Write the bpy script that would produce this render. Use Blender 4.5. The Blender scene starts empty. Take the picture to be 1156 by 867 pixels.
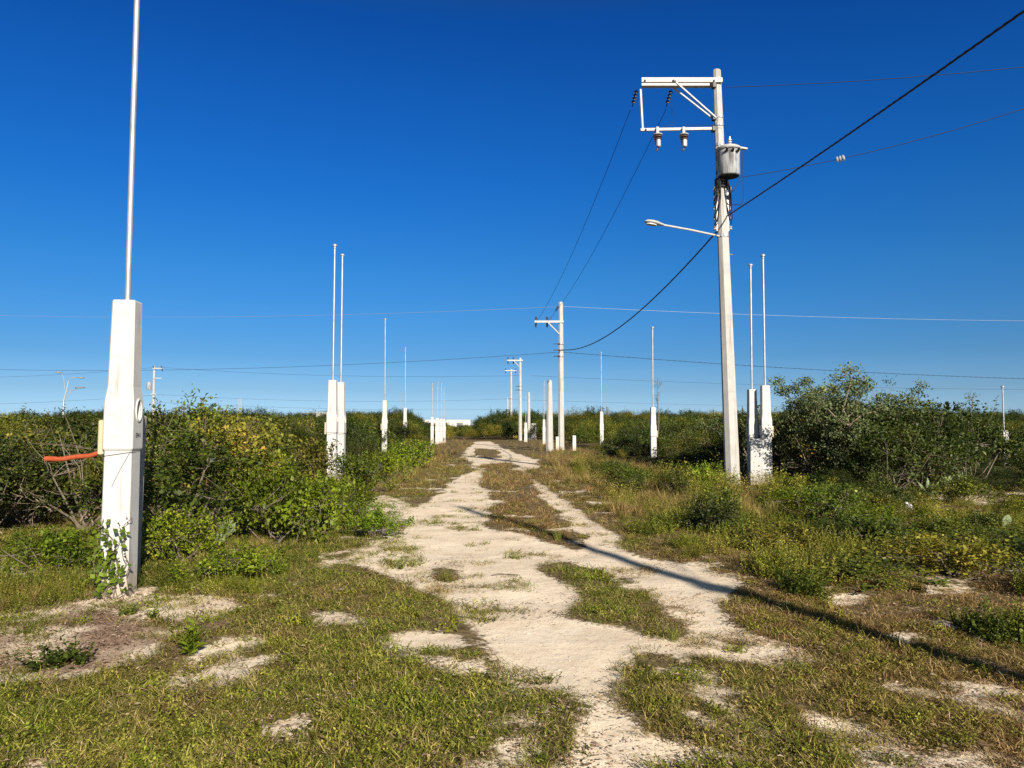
import bpy, bmesh, math, random
import numpy as np
from mathutils import Vector, Matrix

rng = np.random.default_rng(7)
random.seed(7)
C = bpy.context.scene.collection
SC = bpy.context.scene
R = math.radians

# ------------------------------------------------------------------ camera model (photo is 1156 x 867)
F, CX, CY, HZ, EYE = 868.0, 578.0, 433.5, 479.0, 1.6
PITCH = math.atan((HZ - CY) / F)
CP, SP = math.cos(PITCH), math.sin(PITCH)


def P(px, py, Y):
    """world point seen at photo pixel (px, py) at distance Y along the track"""
    u = (px - CX) / F
    v = (CY - py) / F
    d = np.array([u, CP - v * SP, SP + v * CP])
    d *= Y / d[1]
    return Vector((d[0], d[1], d[2] + EYE))


def G(px, py):
    u = (px - CX) / F
    v = (CY - py) / F
    d = np.array([u, CP - v * SP, SP + v * CP])
    t = -EYE / d[2]
    return (d[0] * t, d[1] * t)


def topix(x, y, z=0.0):
    zz = z - EYE
    f = y * CP + zz * SP
    up = -y * SP + zz * CP
    f = np.maximum(f, 0.05)
    return CX + F * x / f, CY - F * up / f


# ------------------------------------------------------------------ noise
def _h(ix, iy, s):
    n = (ix * 374761393 + iy * 668265263 + s * 974634777) & 0xFFFFFFFF
    n = ((n ^ (n >> 13)) * 1274126177) & 0xFFFFFFFF
    return ((n ^ (n >> 16)) & 0xFFFF) / 65535.0


def vnoise(x, y, s=0):
    x = np.asarray(x, float); y = np.asarray(y, float)
    ix = np.floor(x).astype(np.int64); iy = np.floor(y).astype(np.int64)
    fx = x - ix; fy = y - iy
    fx = fx * fx * (3 - 2 * fx); fy = fy * fy * (3 - 2 * fy)
    a = _h(ix, iy, s); b = _h(ix + 1, iy, s); c = _h(ix, iy + 1, s); d = _h(ix + 1, iy + 1, s)
    return (a * (1 - fx) + b * fx) * (1 - fy) + (c * (1 - fx) + d * fx) * fy


def fbm(x, y, s=0, o=4):
    t = 0; a = .5; n = 0
    for k in range(o):
        t = t + a * vnoise(x * 2 ** k, y * 2 ** k, s + k * 17); n += a; a *= .5
    return t / n


def inpoly(x, y, poly):
    r = np.zeros(np.shape(x), bool)
    n = len(poly)
    for i in range(n):
        x0, y0 = poly[i]; x1, y1 = poly[(i + 1) % n]
        if y0 == y1:
            continue
        c = (y0 > y) != (y1 > y)
        r ^= c & (x < (x1 - x0) * (y - y0) / (y1 - y0) + x0)
    return r


# ------------------------------------------------------------------ the ground plan, outlines read off the photo and laid on the ground
TRACK = [(612, 900), (606, 867), (628, 820), (592, 792), (560, 770), (545, 718), (520, 692), (480, 668), (440, 652), (405, 634),
         (450, 612), (458, 594), (452, 580), (482, 566), (506, 552), (514, 541), (534, 531), (535, 524), (521, 515), (526, 508), (534, 499), (540, 497), (552, 497),
         (572, 507), (588, 514), (606, 520), (606, 527), (592, 531), (600, 539), (614, 547), (638, 565), (668, 588), (692, 602), (704, 622), (792, 640),
         (836, 655), (806, 680), (826, 706), (912, 735), (918, 757), (850, 747), (780, 737), (720, 740), (704, 762), (694, 792),
         (722, 850), (726, 900)]
SANDS = [[(766, 750), (812, 750), (802, 775), (860, 813), (910, 835), (892, 846), (840, 818), (786, 790)],
         [(892, 798), (940, 794), (1000, 820), (1044, 845), (1034, 864), (985, 860), (940, 838), (898, 818)],
         [(716, 833), (780, 843), (884, 850), (874, 866), (728, 872)],
         [(0, 690), (60, 680), (120, 672), (200, 668), (275, 682), (252, 697), (190, 717), (178, 738), (112, 760), (40, 764), (-300, 790), (-300, 700)],
         [(180, 772), (208, 745), (240, 725), (292, 710), (304, 722), (268, 746), (258, 768), (226, 786), (192, 788)],
         [(424, 722), (460, 710), (524, 714), (518, 734), (470, 740), (428, 737)],
         [(398, 568), (440, 558), (462, 572), (445, 587), (405, 580)],
         [(385, 632), (420, 610), (470, 605), (480, 652), (430, 642)],
         [(186, 793), (232, 793), (228, 806), (192, 806)],
         [(-200, 640), (28, 638), (22, 656), (-200, 662)],
         [(1070, 556), (1180, 552), (1180, 572), (1080, 568)], [(985, 576), (1045, 574), (1040, 584), (990, 584)],
         [(920, 668), (960, 664), (975, 676), (930, 680)]]
ISLES = [[(537, 507), (562, 508), (561, 516), (540, 516)],
         [(545, 525), (575, 523), (584, 534), (550, 537)],
         [(548, 546), (562, 534), (588, 535), (606, 555), (602, 562), (556, 561)],
         [(556, 594), (575, 566), (606, 561), (624, 576), (640, 598), (664, 603), (642, 614), (600, 602)],
         [(618, 646), (650, 640), (702, 655), (732, 680), (766, 708), (737, 713), (690, 702), (650, 692), (660, 670)],
         [(575, 775), (600, 780), (632, 790), (653, 802), (642, 842), (614, 867), (560, 880)],
         [(482, 640), (520, 636), (522, 654), (486, 655)]]



def swell(poly, k):
    cx = sum(p[0] for p in poly) / len(poly); cy = sum(p[1] for p in poly) / len(poly)
    return [(cx + (a - cx) * k, cy + (b - cy) * k) for a, b in poly]


ISLES = [swell(p, 1.22) for p in ISLES[:5]] + ISLES[5:]


def sandmask(x, y):
    """1 on bare sand, 0 where plants grow (world coordinates)"""
    x = np.asarray(x, float); y = np.asarray(y, float)
    amp = .07 + .010 * y
    wx = x + amp * 2 * (fbm(x * 1.1, y * 1.1, 3) - .5) + .12 * (fbm(x * 5, y * 5, 5) - .5)
    wy = y + amp * 3 * (fbm(x * .9, y * .9, 9) - .5) + .25 * (fbm(x * 4, y * 4, 8) - .5)
    wy = np.maximum(wy, 1.2)
    px, py = topix(wx, wy)
    m = inpoly(px, py, TRACK)
    for s in SANDS:
        m |= inpoly(px, py, s)
    for s in ISLES:
        m &= ~inpoly(px, py, s)
    # what the track does behind the camera: it simply runs on
    m = np.where(y < 3.2, (np.abs(x - .35 - .1 * (3.2 - y)) < .35 + .5 * fbm(x, y, 4)), m)
    return (m & (y < 72)).astype(float)


def thinning(x, y):
    return fbm(x * 1.7, y * 1.7, 71) + .35 * (fbm(x * 6, y * 6, 72) - .5)


def softsand(x, y):
    r_ = .10 + .012 * np.abs(y); t = 0
    for k in range(6):
        a = k * 1.047; t = t + sandmask(x + r_ * math.cos(a) * (1 + k % 2), y + 1.6 * r_ * math.sin(a) * (1 + k % 2))
    return (t + 2 * sandmask(x, y)) / 8


def gz(x, y):
    x = np.asarray(x, float); y = np.asarray(y, float)
    near = np.exp(-np.maximum(y, 0) / 60)
    z = .07 * (fbm(x * .6, y * .6, 21) - .5) + .03 * (fbm(x * 2.5, y * 2.5, 22) - .5)
    return z * near


# ------------------------------------------------------------------ materials
def newmat(name):
    m = bpy.data.materials.new(name)
    m.use_nodes = True
    nt = m.node_tree
    nt.nodes.clear()
    out = nt.nodes.new('ShaderNodeOutputMaterial')
    return m, nt, out


def N(nt, t, **kw):
    n = nt.nodes.new(t)
    for k, v in kw.items():
        if k.startswith('i_'):
            n.inputs[k[2:].replace('_', ' ')].default_value = v
        else:
            setattr(n, k, v)
    return n


def ramp(nt, fac, stops):
    r = nt.nodes.new('ShaderNodeValToRGB')
    el = r.color_ramp.elements
    while len(el) > 1:
        el.remove(el[-1])
    el[0].position = stops[0][0]; el[0].color = (*stops[0][1], 1)
    for p, c in stops[1:]:
        e = el.new(p); e.color = (*c, 1)
    nt.links.new(fac, r.inputs[0])
    return r.outputs[0]


def simple(name, col, rough=.6, metal=0., var=.12, scale=6., bump=0., streak=None, spec=.4):
    m, nt, out = newmat(name)
    L = nt.links.new
    b = N(nt, 'ShaderNodeBsdfPrincipled')
    b.inputs['Roughness'].default_value = rough; b.inputs['Metallic'].default_value = metal
    b.inputs['Specular IOR Level'].default_value = spec
    tc = N(nt, 'ShaderNodeTexCoord')
    no = N(nt, 'ShaderNodeTexNoise', i_Scale=scale, i_Detail=6.0, i_Roughness=.65)
    L(tc.outputs['Object'], no.inputs['Vector'])
    lo = tuple(c * (1 - var * 1.6) for c in col); hi = tuple(min(.92, c * (1 + var * .5)) for c in col)
    c = ramp(nt, no.outputs[0], [(.3, lo), (.55, col), (.75, hi)])
    if streak:
        mp = N(nt, 'ShaderNodeMapping'); mp.inputs['Scale'].default_value = (streak[1], streak[1], streak[2])
        L(tc.outputs['Object'], mp.inputs['Vector'])
        n2 = N(nt, 'ShaderNodeTexNoise', i_Scale=1.0, i_Detail=5.0, i_Roughness=.6)
        L(mp.outputs[0], n2.inputs['Vector'])
        f = ramp(nt, n2.outputs[0], [(streak[3], (0, 0, 0)), (streak[3] + .13, (1, 1, 1))])
        mx = N(nt, 'ShaderNodeMix', data_type='RGBA')
        L(f, mx.inputs['Factor']); L(c, mx.inputs[6]); mx.inputs[7].default_value = (*streak[0], 1)
        c = mx.outputs[2]
    L(c, b.inputs['Base Color'])
    if bump:
        bp = N(nt, 'ShaderNodeBump', i_Strength=bump, i_Distance=.01)
        n3 = N(nt, 'ShaderNodeTexNoise', i_Scale=scale * 9, i_Detail=4.0)
        L(tc.outputs['Object'], n3.inputs['Vector']); L(n3.outputs[0], bp.inputs['Height']); L(bp.outputs[0], b.inputs['Normal'])
    L(b.outputs[0], out.inputs[0])
    return m


def leafmat(name, stops, trans=.3, rough=.5, spec=.35, vary=.42, tint=None, tintstops=None):
    """stops: colour ramp over the per-leaf value 'lv'; objects and instances shift a little from one another"""
    m, nt, out = newmat(name)
    L = nt.links.new
    at = N(nt, 'ShaderNodeAttribute', attribute_name='lv')
    c = ramp(nt, at.outputs['Fac'], stops)
    if tintstops:
        ti = N(nt, 'ShaderNodeAttribute', attribute_name='tint', attribute_type='INSTANCER')
        c2 = ramp(nt, at.outputs['Fac'], tintstops)
        mx = N(nt, 'ShaderNodeMix', data_type='RGBA')
        L(ti.outputs['Fac'], mx.inputs['Factor']); L(c, mx.inputs[6]); L(c2, mx.inputs[7])
        c = mx.outputs[2]
    oi = N(nt, 'ShaderNodeObjectInfo')
    mr = N(nt, 'ShaderNodeMapRange', i_To_Min=1 - vary, i_To_Max=1 + vary)
    L(oi.outputs['Random'], mr.inputs[0])
    hs = N(nt, 'ShaderNodeHueSaturation')
    L(c, hs.inputs['Color']); L(mr.outputs[0], hs.inputs['Value'])
    mh = N(nt, 'ShaderNodeMath', operation='MULTIPLY_ADD')
    fr = N(nt, 'ShaderNodeMath', operation='FRACT'); m7 = N(nt, 'ShaderNodeMath', operation='MULTIPLY'); m7.inputs[1].default_value = 7.31
    L(oi.outputs['Random'], m7.inputs[0]); L(m7.outputs[0], fr.inputs[0]); L(fr.outputs[0], mh.inputs[0])
    mh.inputs[1].default_value = .03; mh.inputs[2].default_value = .485
    L(mh.outputs[0], hs.inputs['Hue'])
    b = N(nt, 'ShaderNodeBsdfPrincipled'); b.inputs['Roughness'].default_value = rough; b.inputs['Specular IOR Level'].default_value = spec
    L(hs.outputs[0], b.inputs['Base Color'])
    tr = N(nt, 'ShaderNodeBsdfTranslucent')
    h2 = N(nt, 'ShaderNodeHueSaturation', i_Hue=.49, i_Saturation=1.1, i_Value=1.5)
    L(hs.outputs[0], h2.inputs['Color']); L(h2.outputs[0], tr.inputs['Color'])
    ms = N(nt, 'ShaderNodeMixShader', i_Fac=trans)
    L(b.outputs[0], ms.inputs[1]); L(tr.outputs[0], ms.inputs[2]); L(ms.outputs[0], out.inputs[0])
    return m


M = {}
M['white'] = simple('white_paint', (.46, .45, .43), .75, var=.06, scale=5, bump=.05, streak=((.29, .265, .23), 11, 1.0, .60), spec=.15)
def soil_splash(m, hi):
    nt = m.node_tree; L = nt.links.new
    b = [n for n in nt.nodes if n.type == 'BSDF_PRINCIPLED'][0]; src = b.inputs['Base Color'].links[0].from_socket
    tc = N(nt, 'ShaderNodeTexCoord'); sp = N(nt, 'ShaderNodeSeparateXYZ'); L(tc.outputs['Object'], sp.inputs[0])
    no = N(nt, 'ShaderNodeTexNoise', i_Scale=14., i_Detail=8., i_Roughness=.75); L(tc.outputs['Object'], no.inputs['Vector'])
    ma = N(nt, 'ShaderNodeMath', operation='MULTIPLY_ADD'); L(sp.outputs['Z'], ma.inputs[0]); ma.inputs[1].default_value = -1 / hi; L(no.outputs[0], ma.inputs[2])
    f = ramp(nt, ma.outputs[0], [(.02, (0, 0, 0)), (.42, (.75, .75, .75))])
    mx = N(nt, 'ShaderNodeMix', data_type='RGBA'); L(f, mx.inputs['Factor']); L(src, mx.inputs[6]); mx.inputs[7].default_value = (.33, .26, .185, 1); L(mx.outputs[2], b.inputs['Base Color'])


soil_splash(M['white'], .75)
M['concrete'] = simple('pole_concrete', (.405, .39, .36), .85, var=.12, scale=3, bump=.1, streak=((.29, .265, .23), 8, .5, .56), spec=.15)
M['rawconcrete'] = simple('raw_concrete', (.33, .315, .29), .9, var=.2, scale=9, bump=.15, streak=((.2, .19, .17), 10, 2, .6), spec=.15)
M['steel'] = simple('galvanised_steel', (.40, .41, .42), .5, .5, var=.2, scale=14, spec=.3)
M['arm'] = simple('painted_steel_arm', (.42, .41, .385), .55, .1, var=.12, scale=8, streak=((.26, .19, .13), 12, 3, .62), spec=.2)
M['dark'] = simple('dark_polymer', (.035, .03, .03), .5, var=.3, scale=20)
M['porcelain'] = simple('brown_porcelain', (.10, .055, .04), .25, var=.2, scale=20, spec=.6)
M['greyporc'] = simple('grey_porcelain', (.33, .34, .36), .3, var=.1, scale=20, spec=.5)
M['tank'] = simple('transformer_paint', (.33, .335, .33), .5, var=.1, scale=6, streak=((.07, .06, .065), 11, 1.1, .52), spec=.25)
M['cable'] = simple('black_cable', (.018, .017, .018), .6, var=.2, scale=30)
M['wire'] = simple('aluminium_wire', (.26, .28, .31), .5, .2, var=.1, scale=30)
M['wiredark'] = simple('weathered_wire', (.028, .034, .05), .6, .0, var=.1, scale=30, spec=.2)
M['orange'] = simple('orange_conduit', (.40, .085, .03), .55, var=.15, scale=12)
M['boxyellow'] = simple('aged_plastic', (.46, .39, .24), .55, var=.1, scale=10, spec=.2)
M['stencil'] = simple('stencil_ink', (.05, .045, .05), .8, var=.4, scale=60)
M['hole'] = simple('socket_dark', (.03, .03, .03), .8, var=.2)
M['bark'] = simple('twig_bark', (.15, .115, .085), .85, var=.3, scale=12)
M['palebark'] = simple('pale_dry_wood', (.27, .205, .145), .85, var=.25, scale=12)
M['cactus'] = simple('cactus_pad', (.13, .165, .065), .6, var=.2, scale=9, streak=((.22, .24, .12), 30, 30, .60))
M['agave'] = simple('agave_leaf', (.20, .26, .12), .55, var=.2, scale=6)
M['plastic'] = simple('white_litter', (.42, .41, .40), .4, var=.06)
M['buildwhite'] = simple('white_render', (.50, .49, .47), .8, var=.05, scale=.6)
M['buildgrey'] = simple('grey_roof', (.16, .15, .15), .8, var=.15, scale=1)
M['yellow'] = simple('yellow_paint', (.62, .50, .06), .6, var=.15)
M['lampgrey'] = simple('lamp_grey', (.40, .42, .44), .45, .4, var=.1)
M['glass'] = simple('lamp_glass', (.5, .5, .48), .2, var=.05, spec=.6)

M['leaf_dark'] = leafmat('leaf_dark', [(0, (0.0267, 0.04078, 0.00663)), (.45, (0.06676, 0.09031, 0.01105)), (.8, (0.126, 0.1457, 0.01989)), (.93, (0.2225, 0.2185, 0.03315)), (1, (0.2967, 0.2185, 0.05525))], .22, .5, .22)
M['leaf_deep'] = leafmat('leaf_deep', [(0, (0.01344, 0.0231, 0.005)), (.45, (0.0336, 0.0504, 0.009)), (.8, (0.0672, 0.08925, 0.016)), (.93, (0.1232, 0.1365, 0.03)), (1, (0.1904, 0.1365, 0.05))], .2, .5, .25)
M['leaf_olive'] = leafmat('leaf_olive', [(0, (0.05854, 0.06535, 0.009072)), (.4, (0.1245, 0.1307, 0.01701)), (.72, (0.2342, 0.2105, 0.02948)), (.88, (0.322, 0.2469, 0.03969)), (1, (0.322, 0.167, 0.04536))], .28, .55, .2)
M['leaf_bright'] = leafmat('leaf_bright', [(0, (0.04683, 0.07854, 0.00648)), (.4, (0.1138, 0.1643, 0.0108)), (.8, (0.2007, 0.257, 0.01944)), (1, (0.2944, 0.2856, 0.0324))], .34, .5, .25)
M['leaf_grey'] = leafmat('leaf_grey', [(0, (0.05, 0.06531, 0.027)), (.5, (0.1, 0.1247, 0.0468)), (.85, (0.15, 0.1781, 0.072)), (1, (0.2, 0.19, 0.081))], .2, .6, .2)
M['leaf_yellow'] = leafmat('leaf_yellow', [(0, (.09, .11, .012)), (.6, (.20, .19, .02)), (1, (.30, .24, .03))], .35, .5, .3)
M['leaf_palm'] = leafmat('leaf_palm', [(0, (.016, .026, .012)), (1, (.05, .06, .025))], .15, .5, .3)
M['grass'] = leafmat('grass_blades', [(0, (.026, .046, .005)), (.32, (.085, .125, .011)), (.65, (.185, .215, .022)), (.88, (.32, .30, .055)), (1, (.46, .37, .14))], .2, .65, .15, .34,
                     tintstops=[(0, (.05, .032, .012)), (.4, (.18, .105, .034)), (.8, (.36, .23, .09)), (1, (.52, .37, .18))])
M['weed'] = leafmat('weed_leaves', [(0, (0.06665, 0.08958, 0.008568)), (.45, (0.1778, 0.2035, 0.02142)), (.8, (0.3111, 0.3094, 0.03856)), (1, (0.4444, 0.3745, 0.07497))], .3, .6, .2, .3,
                    tintstops=[(0, (0.1333, 0.114, 0.02142)), (.5, (0.2814, 0.2361, 0.0482)), (.85, (0.4444, 0.3909, 0.09104)), (1, (0.5628, 0.456, 0.1285))])
M['litter'] = leafmat('dry_litter', [(0, (.16, .10, .06)), (.5, (.30, .20, .13)), (1, (.46, .35, .24))], .05, .8, .1, .3)
M['pebble'] = simple('pebbles_pale', (.52, .45, .37), .9, var=.3, scale=3)


def ground_mat():
    m, nt, out = newmat('sandy_ground')
    L = nt.links.new
    geo = N(nt, 'ShaderNodeNewGeometry')
    at = N(nt, 'ShaderNodeAttribute', attribute_name='sand')
    b = N(nt, 'ShaderNodeBsdfPrincipled'); b.inputs['Roughness'].default_value = .95; b.inputs['Specular IOR Level'].default_value = .1

    def noise(s, d=5., r=.6):
        n = N(nt, 'ShaderNodeTexNoise', i_Scale=s, i_Detail=d, i_Roughness=r); L(geo.outputs['Position'], n.inputs['Vector']); return n.outputs[0]
    sand = ramp(nt, noise(1.3), [(.30, (.62, .50, .365)), (.5, (.72, .60, .455)), (.7, (.78, .67, .52))])
    speck = ramp(nt, noise(30, 6., .8), [(.34, (.42, .36, .30)), (.44, (1, 1, 1))])
    mul = N(nt, 'ShaderNodeMix', data_type='RGBA', blend_type='MULTIPLY'); mul.inputs['Factor'].default_value = 1
    L(sand, mul.inputs[6]); L(speck, mul.inputs[7])
    stain = ramp(nt, noise(4.5, 6., .7), [(.50, (0, 0, 0)), (.72, (1, 1, 1))])
    st2 = N(nt, 'ShaderNodeMath', operation='MULTIPLY'); L(stain, st2.inputs[0]); st2.inputs[1].default_value = .38
    mx0 = N(nt, 'ShaderNodeMix', data_type='RGBA'); L(st2.outputs[0], mx0.inputs['Factor']); L(mul.outputs[2], mx0.inputs[6]); mx0.inputs[7].default_value = (.42, .30, .20, 1)
    soil = ramp(nt, noise(9., 6., .7), [(.3, (.06, .045, .02)), (.5, (.13, .095, .045)), (.68, (.27, .20, .11)), (.8, (.42, .33, .22))])
    # edge broken up by fine noise
    ad = N(nt, 'ShaderNodeMath', operation='MULTIPLY_ADD'); L(noise(14., 5., .7), ad.inputs[0]); ad.inputs[1].default_value = 1.7; ad.inputs[2].default_value = -.85
    a2 = N(nt, 'ShaderNodeMath', operation='ADD'); L(ad.outputs[0], a2.inputs[0]); L(at.outputs['Fac'], a2.inputs[1])
    f = ramp(nt, a2.outputs[0], [(.36, (0, 0, 0)), (.62, (1, 1, 1))])
    mx = N(nt, 'ShaderNodeMix', data_type='RGBA'); L(f, mx.inputs['Factor']); L(soil, mx.inputs[6]); L(mx0.outputs[2], mx.inputs[7])
    du = N(nt, 'ShaderNodeAttribute', attribute_name='duff')
    duc = ramp(nt, noise(26., 6., .75), [(.3, (.12, .075, .05)), (.55, (.25, .165, .115)), (.75, (.42, .31, .22))])
    mxd = N(nt, 'ShaderNodeMix', data_type='RGBA'); L(du.outputs['Fac'], mxd.inputs['Factor']); L(mx.outputs[2], mxd.inputs[6]); L(duc, mxd.inputs[7])
    L(mxd.outputs[2], b.inputs['Base Color'])
    bp = N(nt, 'ShaderNodeBump', i_Strength=.5, i_Distance=.025)
    s1 = N(nt, 'ShaderNodeMath', operation='MULTIPLY_ADD'); L(noise(11., 6., .65), s1.inputs[0]); s1.inputs[1].default_value = .8
    n6 = N(nt, 'ShaderNodeMath', operation='MULTIPLY'); L(noise(60., 3., .6), n6.inputs[0]); n6.inputs[1].default_value = .22
    L(n6.outputs[0], s1.inputs[2]); L(s1.outputs[0], bp.inputs['Height']); L(bp.outputs[0], b.inputs['Normal'])
    L(b.outputs[0], out.inputs[0])
    return m


M['ground'] = ground_mat()


# ------------------------------------------------------------------ mesh helpers
class MB:
    def __init__(s):
        s.v = []; s.f = []

    def add(s, vs, fs):
        o = len(s.v); s.v += [tuple(v) for v in vs]; s.f += [tuple(i + o for i in f) for f in fs]; return s

    def loft(s, rings, cap=True):
        n = len(rings[0]); o = len(s.v)
        for r in rings:
            s.v += [tuple(p) for p in r]
        for k in range(len(rings) - 1):
            for i in range(n):
                j = (i + 1) % n
                s.f.append((o + k * n + i, o + k * n + j, o + (k + 1) * n + j, o + (k + 1) * n + i))
        if cap:
            s.f.append(tuple(o + i for i in reversed(range(n)))); q = o + (len(rings) - 1) * n; s.f.append(tuple(q + i for i in range(n)))
        return s

    def box(s, c, d, rot=None, bev=0.):
        x, y, z = d[0] / 2, d[1] / 2, d[2] / 2
        if bev:
            b = bev
            prof = [(x - b, -y), (x, -y + b), (x, y - b), (x - b, y), (-x + b, y), (-x, y - b), (-x, -y + b), (-x + b, -y)]
            sm = [(px * (1 - b / x), py * (1 - b / y)) for px, py in prof]
            rings = [[Vector((px, py, -z)) for px, py in sm], [Vector((px, py, -z + b)) for px, py in prof], [Vector((px, py, z - b)) for px, py in prof], [Vector((px, py, z)) for px, py in sm]]
        else:
            pr = [(-x, -y), (x, -y), (x, y), (-x, y)]
            rings = [[Vector((a, b_, -z)) for a, b_ in pr], [Vector((a, b_, z)) for a, b_ in pr]]
        m = rot or Matrix.Identity(3)
        return s.loft([[m @ p + Vector(c) for p in r] for r in rings])

    def tube(s, pts, rad, n=6, cap=True):
        pts = [Vector(p) for p in pts]
        if not hasattr(rad, '__len__'):
            rad = [rad] * len(pts)
        rings = []; ref = None
        for i, p in enumerate(pts):
            t = (pts[min(i + 1, len(pts) - 1)] - pts[max(i - 1, 0)]).normalized()
            if ref is None:
                ref = Vector((1, 0, 0)) if abs(t.x) < .8 else Vector((0, 1, 0))
            a = (ref - t * ref.dot(t)).normalized(); ref = a; b = t.cross(a)
            rings.append([p + rad[i] * (a * math.cos(2 * math.pi * k / n) + b * math.sin(2 * math.pi * k / n)) for k in range(n)])
        return s.loft(rings, cap)

    def lathe(s, c, prof, n=14, m=None):
        m = m or Matrix.Identity(3)
        return s.loft([[m @ Vector((r * math.cos(2 * math.pi * k / n), r * math.sin(2 * math.pi * k / n), z)) + Vector(c) for k in range(n)] for r, z in prof])

    def mesh(s, name, mat, smooth=False):
        me = bpy.data.meshes.new(name); me.from_pydata(s.v, [], s.f); me.update()
        if mat:
            me.materials.append(mat)
        if smooth:
            me.polygons.foreach_set('use_smooth', [True] * len(me.polygons))
            try:
                me.set_sharp_from_angle(angle=R(40))
            except Exception:
                pass
        return me

    def build(s, name, mat, parent=None, loc=None, smooth=False):
        return link(name, s.mesh(name, mat, smooth), parent, loc)


def link(name, me, parent=None, loc=None):
    o = bpy.data.objects.new(name, me); C.objects.link(o)
    if parent: o.parent = parent
    if loc is not None: o.location = loc
    return o


def tag(o, label=None, cat=None, group=None, kind=None):
    if label: o['label'] = label
    if cat: o['category'] = cat
    if group: o['group'] = group
    if kind: o['kind'] = kind
    return o


def thing(name, label, cat, loc=(0, 0, 0), rz=0., group=None):
    o = bpy.data.objects.new(name, None); C.objects.link(o)
    o.empty_display_size = .2
    o.location = loc; o.rotation_euler = (0, 0, rz)
    return tag(o, label, cat, group)


def dup(root, label=None, group=None, loc=None, rz=None):
    r = root.copy(); C.objects.link(r)
    if label: r['label'] = label
    if group: r['group'] = group
    if loc is not None: r.location = loc
    if rz is not None: r.rotation_euler = (0, 0, rz)
    for ch in list(root.children):
        c = ch.copy(); C.objects.link(c); c.parent = r
        for g in ch.children:
            d = g.copy(); C.objects.link(d); d.parent = c
    return r


def arrmesh(name, verts, faces, lv, mats):
    """mesh out of numpy arrays; faces (n,4) quads; lv per vertex"""
    me = bpy.data.meshes.new(name)
    nv, nf = len(verts), len(faces)
    me.vertices.add(nv); me.vertices.foreach_set('co', np.ascontiguousarray(verts, np.float32).ravel())
    k = faces.shape[1]
    me.loops.add(nf * k); me.loops.foreach_set('vertex_index', np.ascontiguousarray(faces, np.int32).ravel())
    me.polygons.add(nf); me.polygons.foreach_set('loop_start', np.arange(0, nf * k, k, dtype=np.int32))
    me.update(calc_edges=True)
    a = me.attributes.new('lv', 'FLOAT', 'POINT'); a.data.foreach_set('value', np.ascontiguousarray(lv, np.float32))
    for m in mats: me.materials.append(m)
    me.validate()
    return me


def unit(a):
    return a / np.maximum(np.linalg.norm(a, axis=-1, keepdims=True), 1e-9)


def leaves(pos, axis, nrm, ln, wd, r, fold=.25):
    """rhombic leaves folded on the midrib -> verts, faces, leaf index"""
    n = len(pos)
    axis = unit(axis); side = unit(np.cross(axis, nrm)); up = np.cross(side, axis)
    ln = np.asarray(ln)[:, None]; wd = np.asarray(wd)[:, None]
    b = pos; t = pos + axis * ln - up * ln * .12
    mid = pos + axis * ln * .45
    l = mid + side * wd * .5 + up * wd * fold; q = mid - side * wd * .5 + up * wd * fold
    v = np.stack([b, q, t, l], 1).reshape(-1, 3)
    f = np.arange(n * 4).reshape(n, 4)
    return v, f


def rdir(n, r):
    return unit(r.normal(size=(n, 3)))


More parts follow.
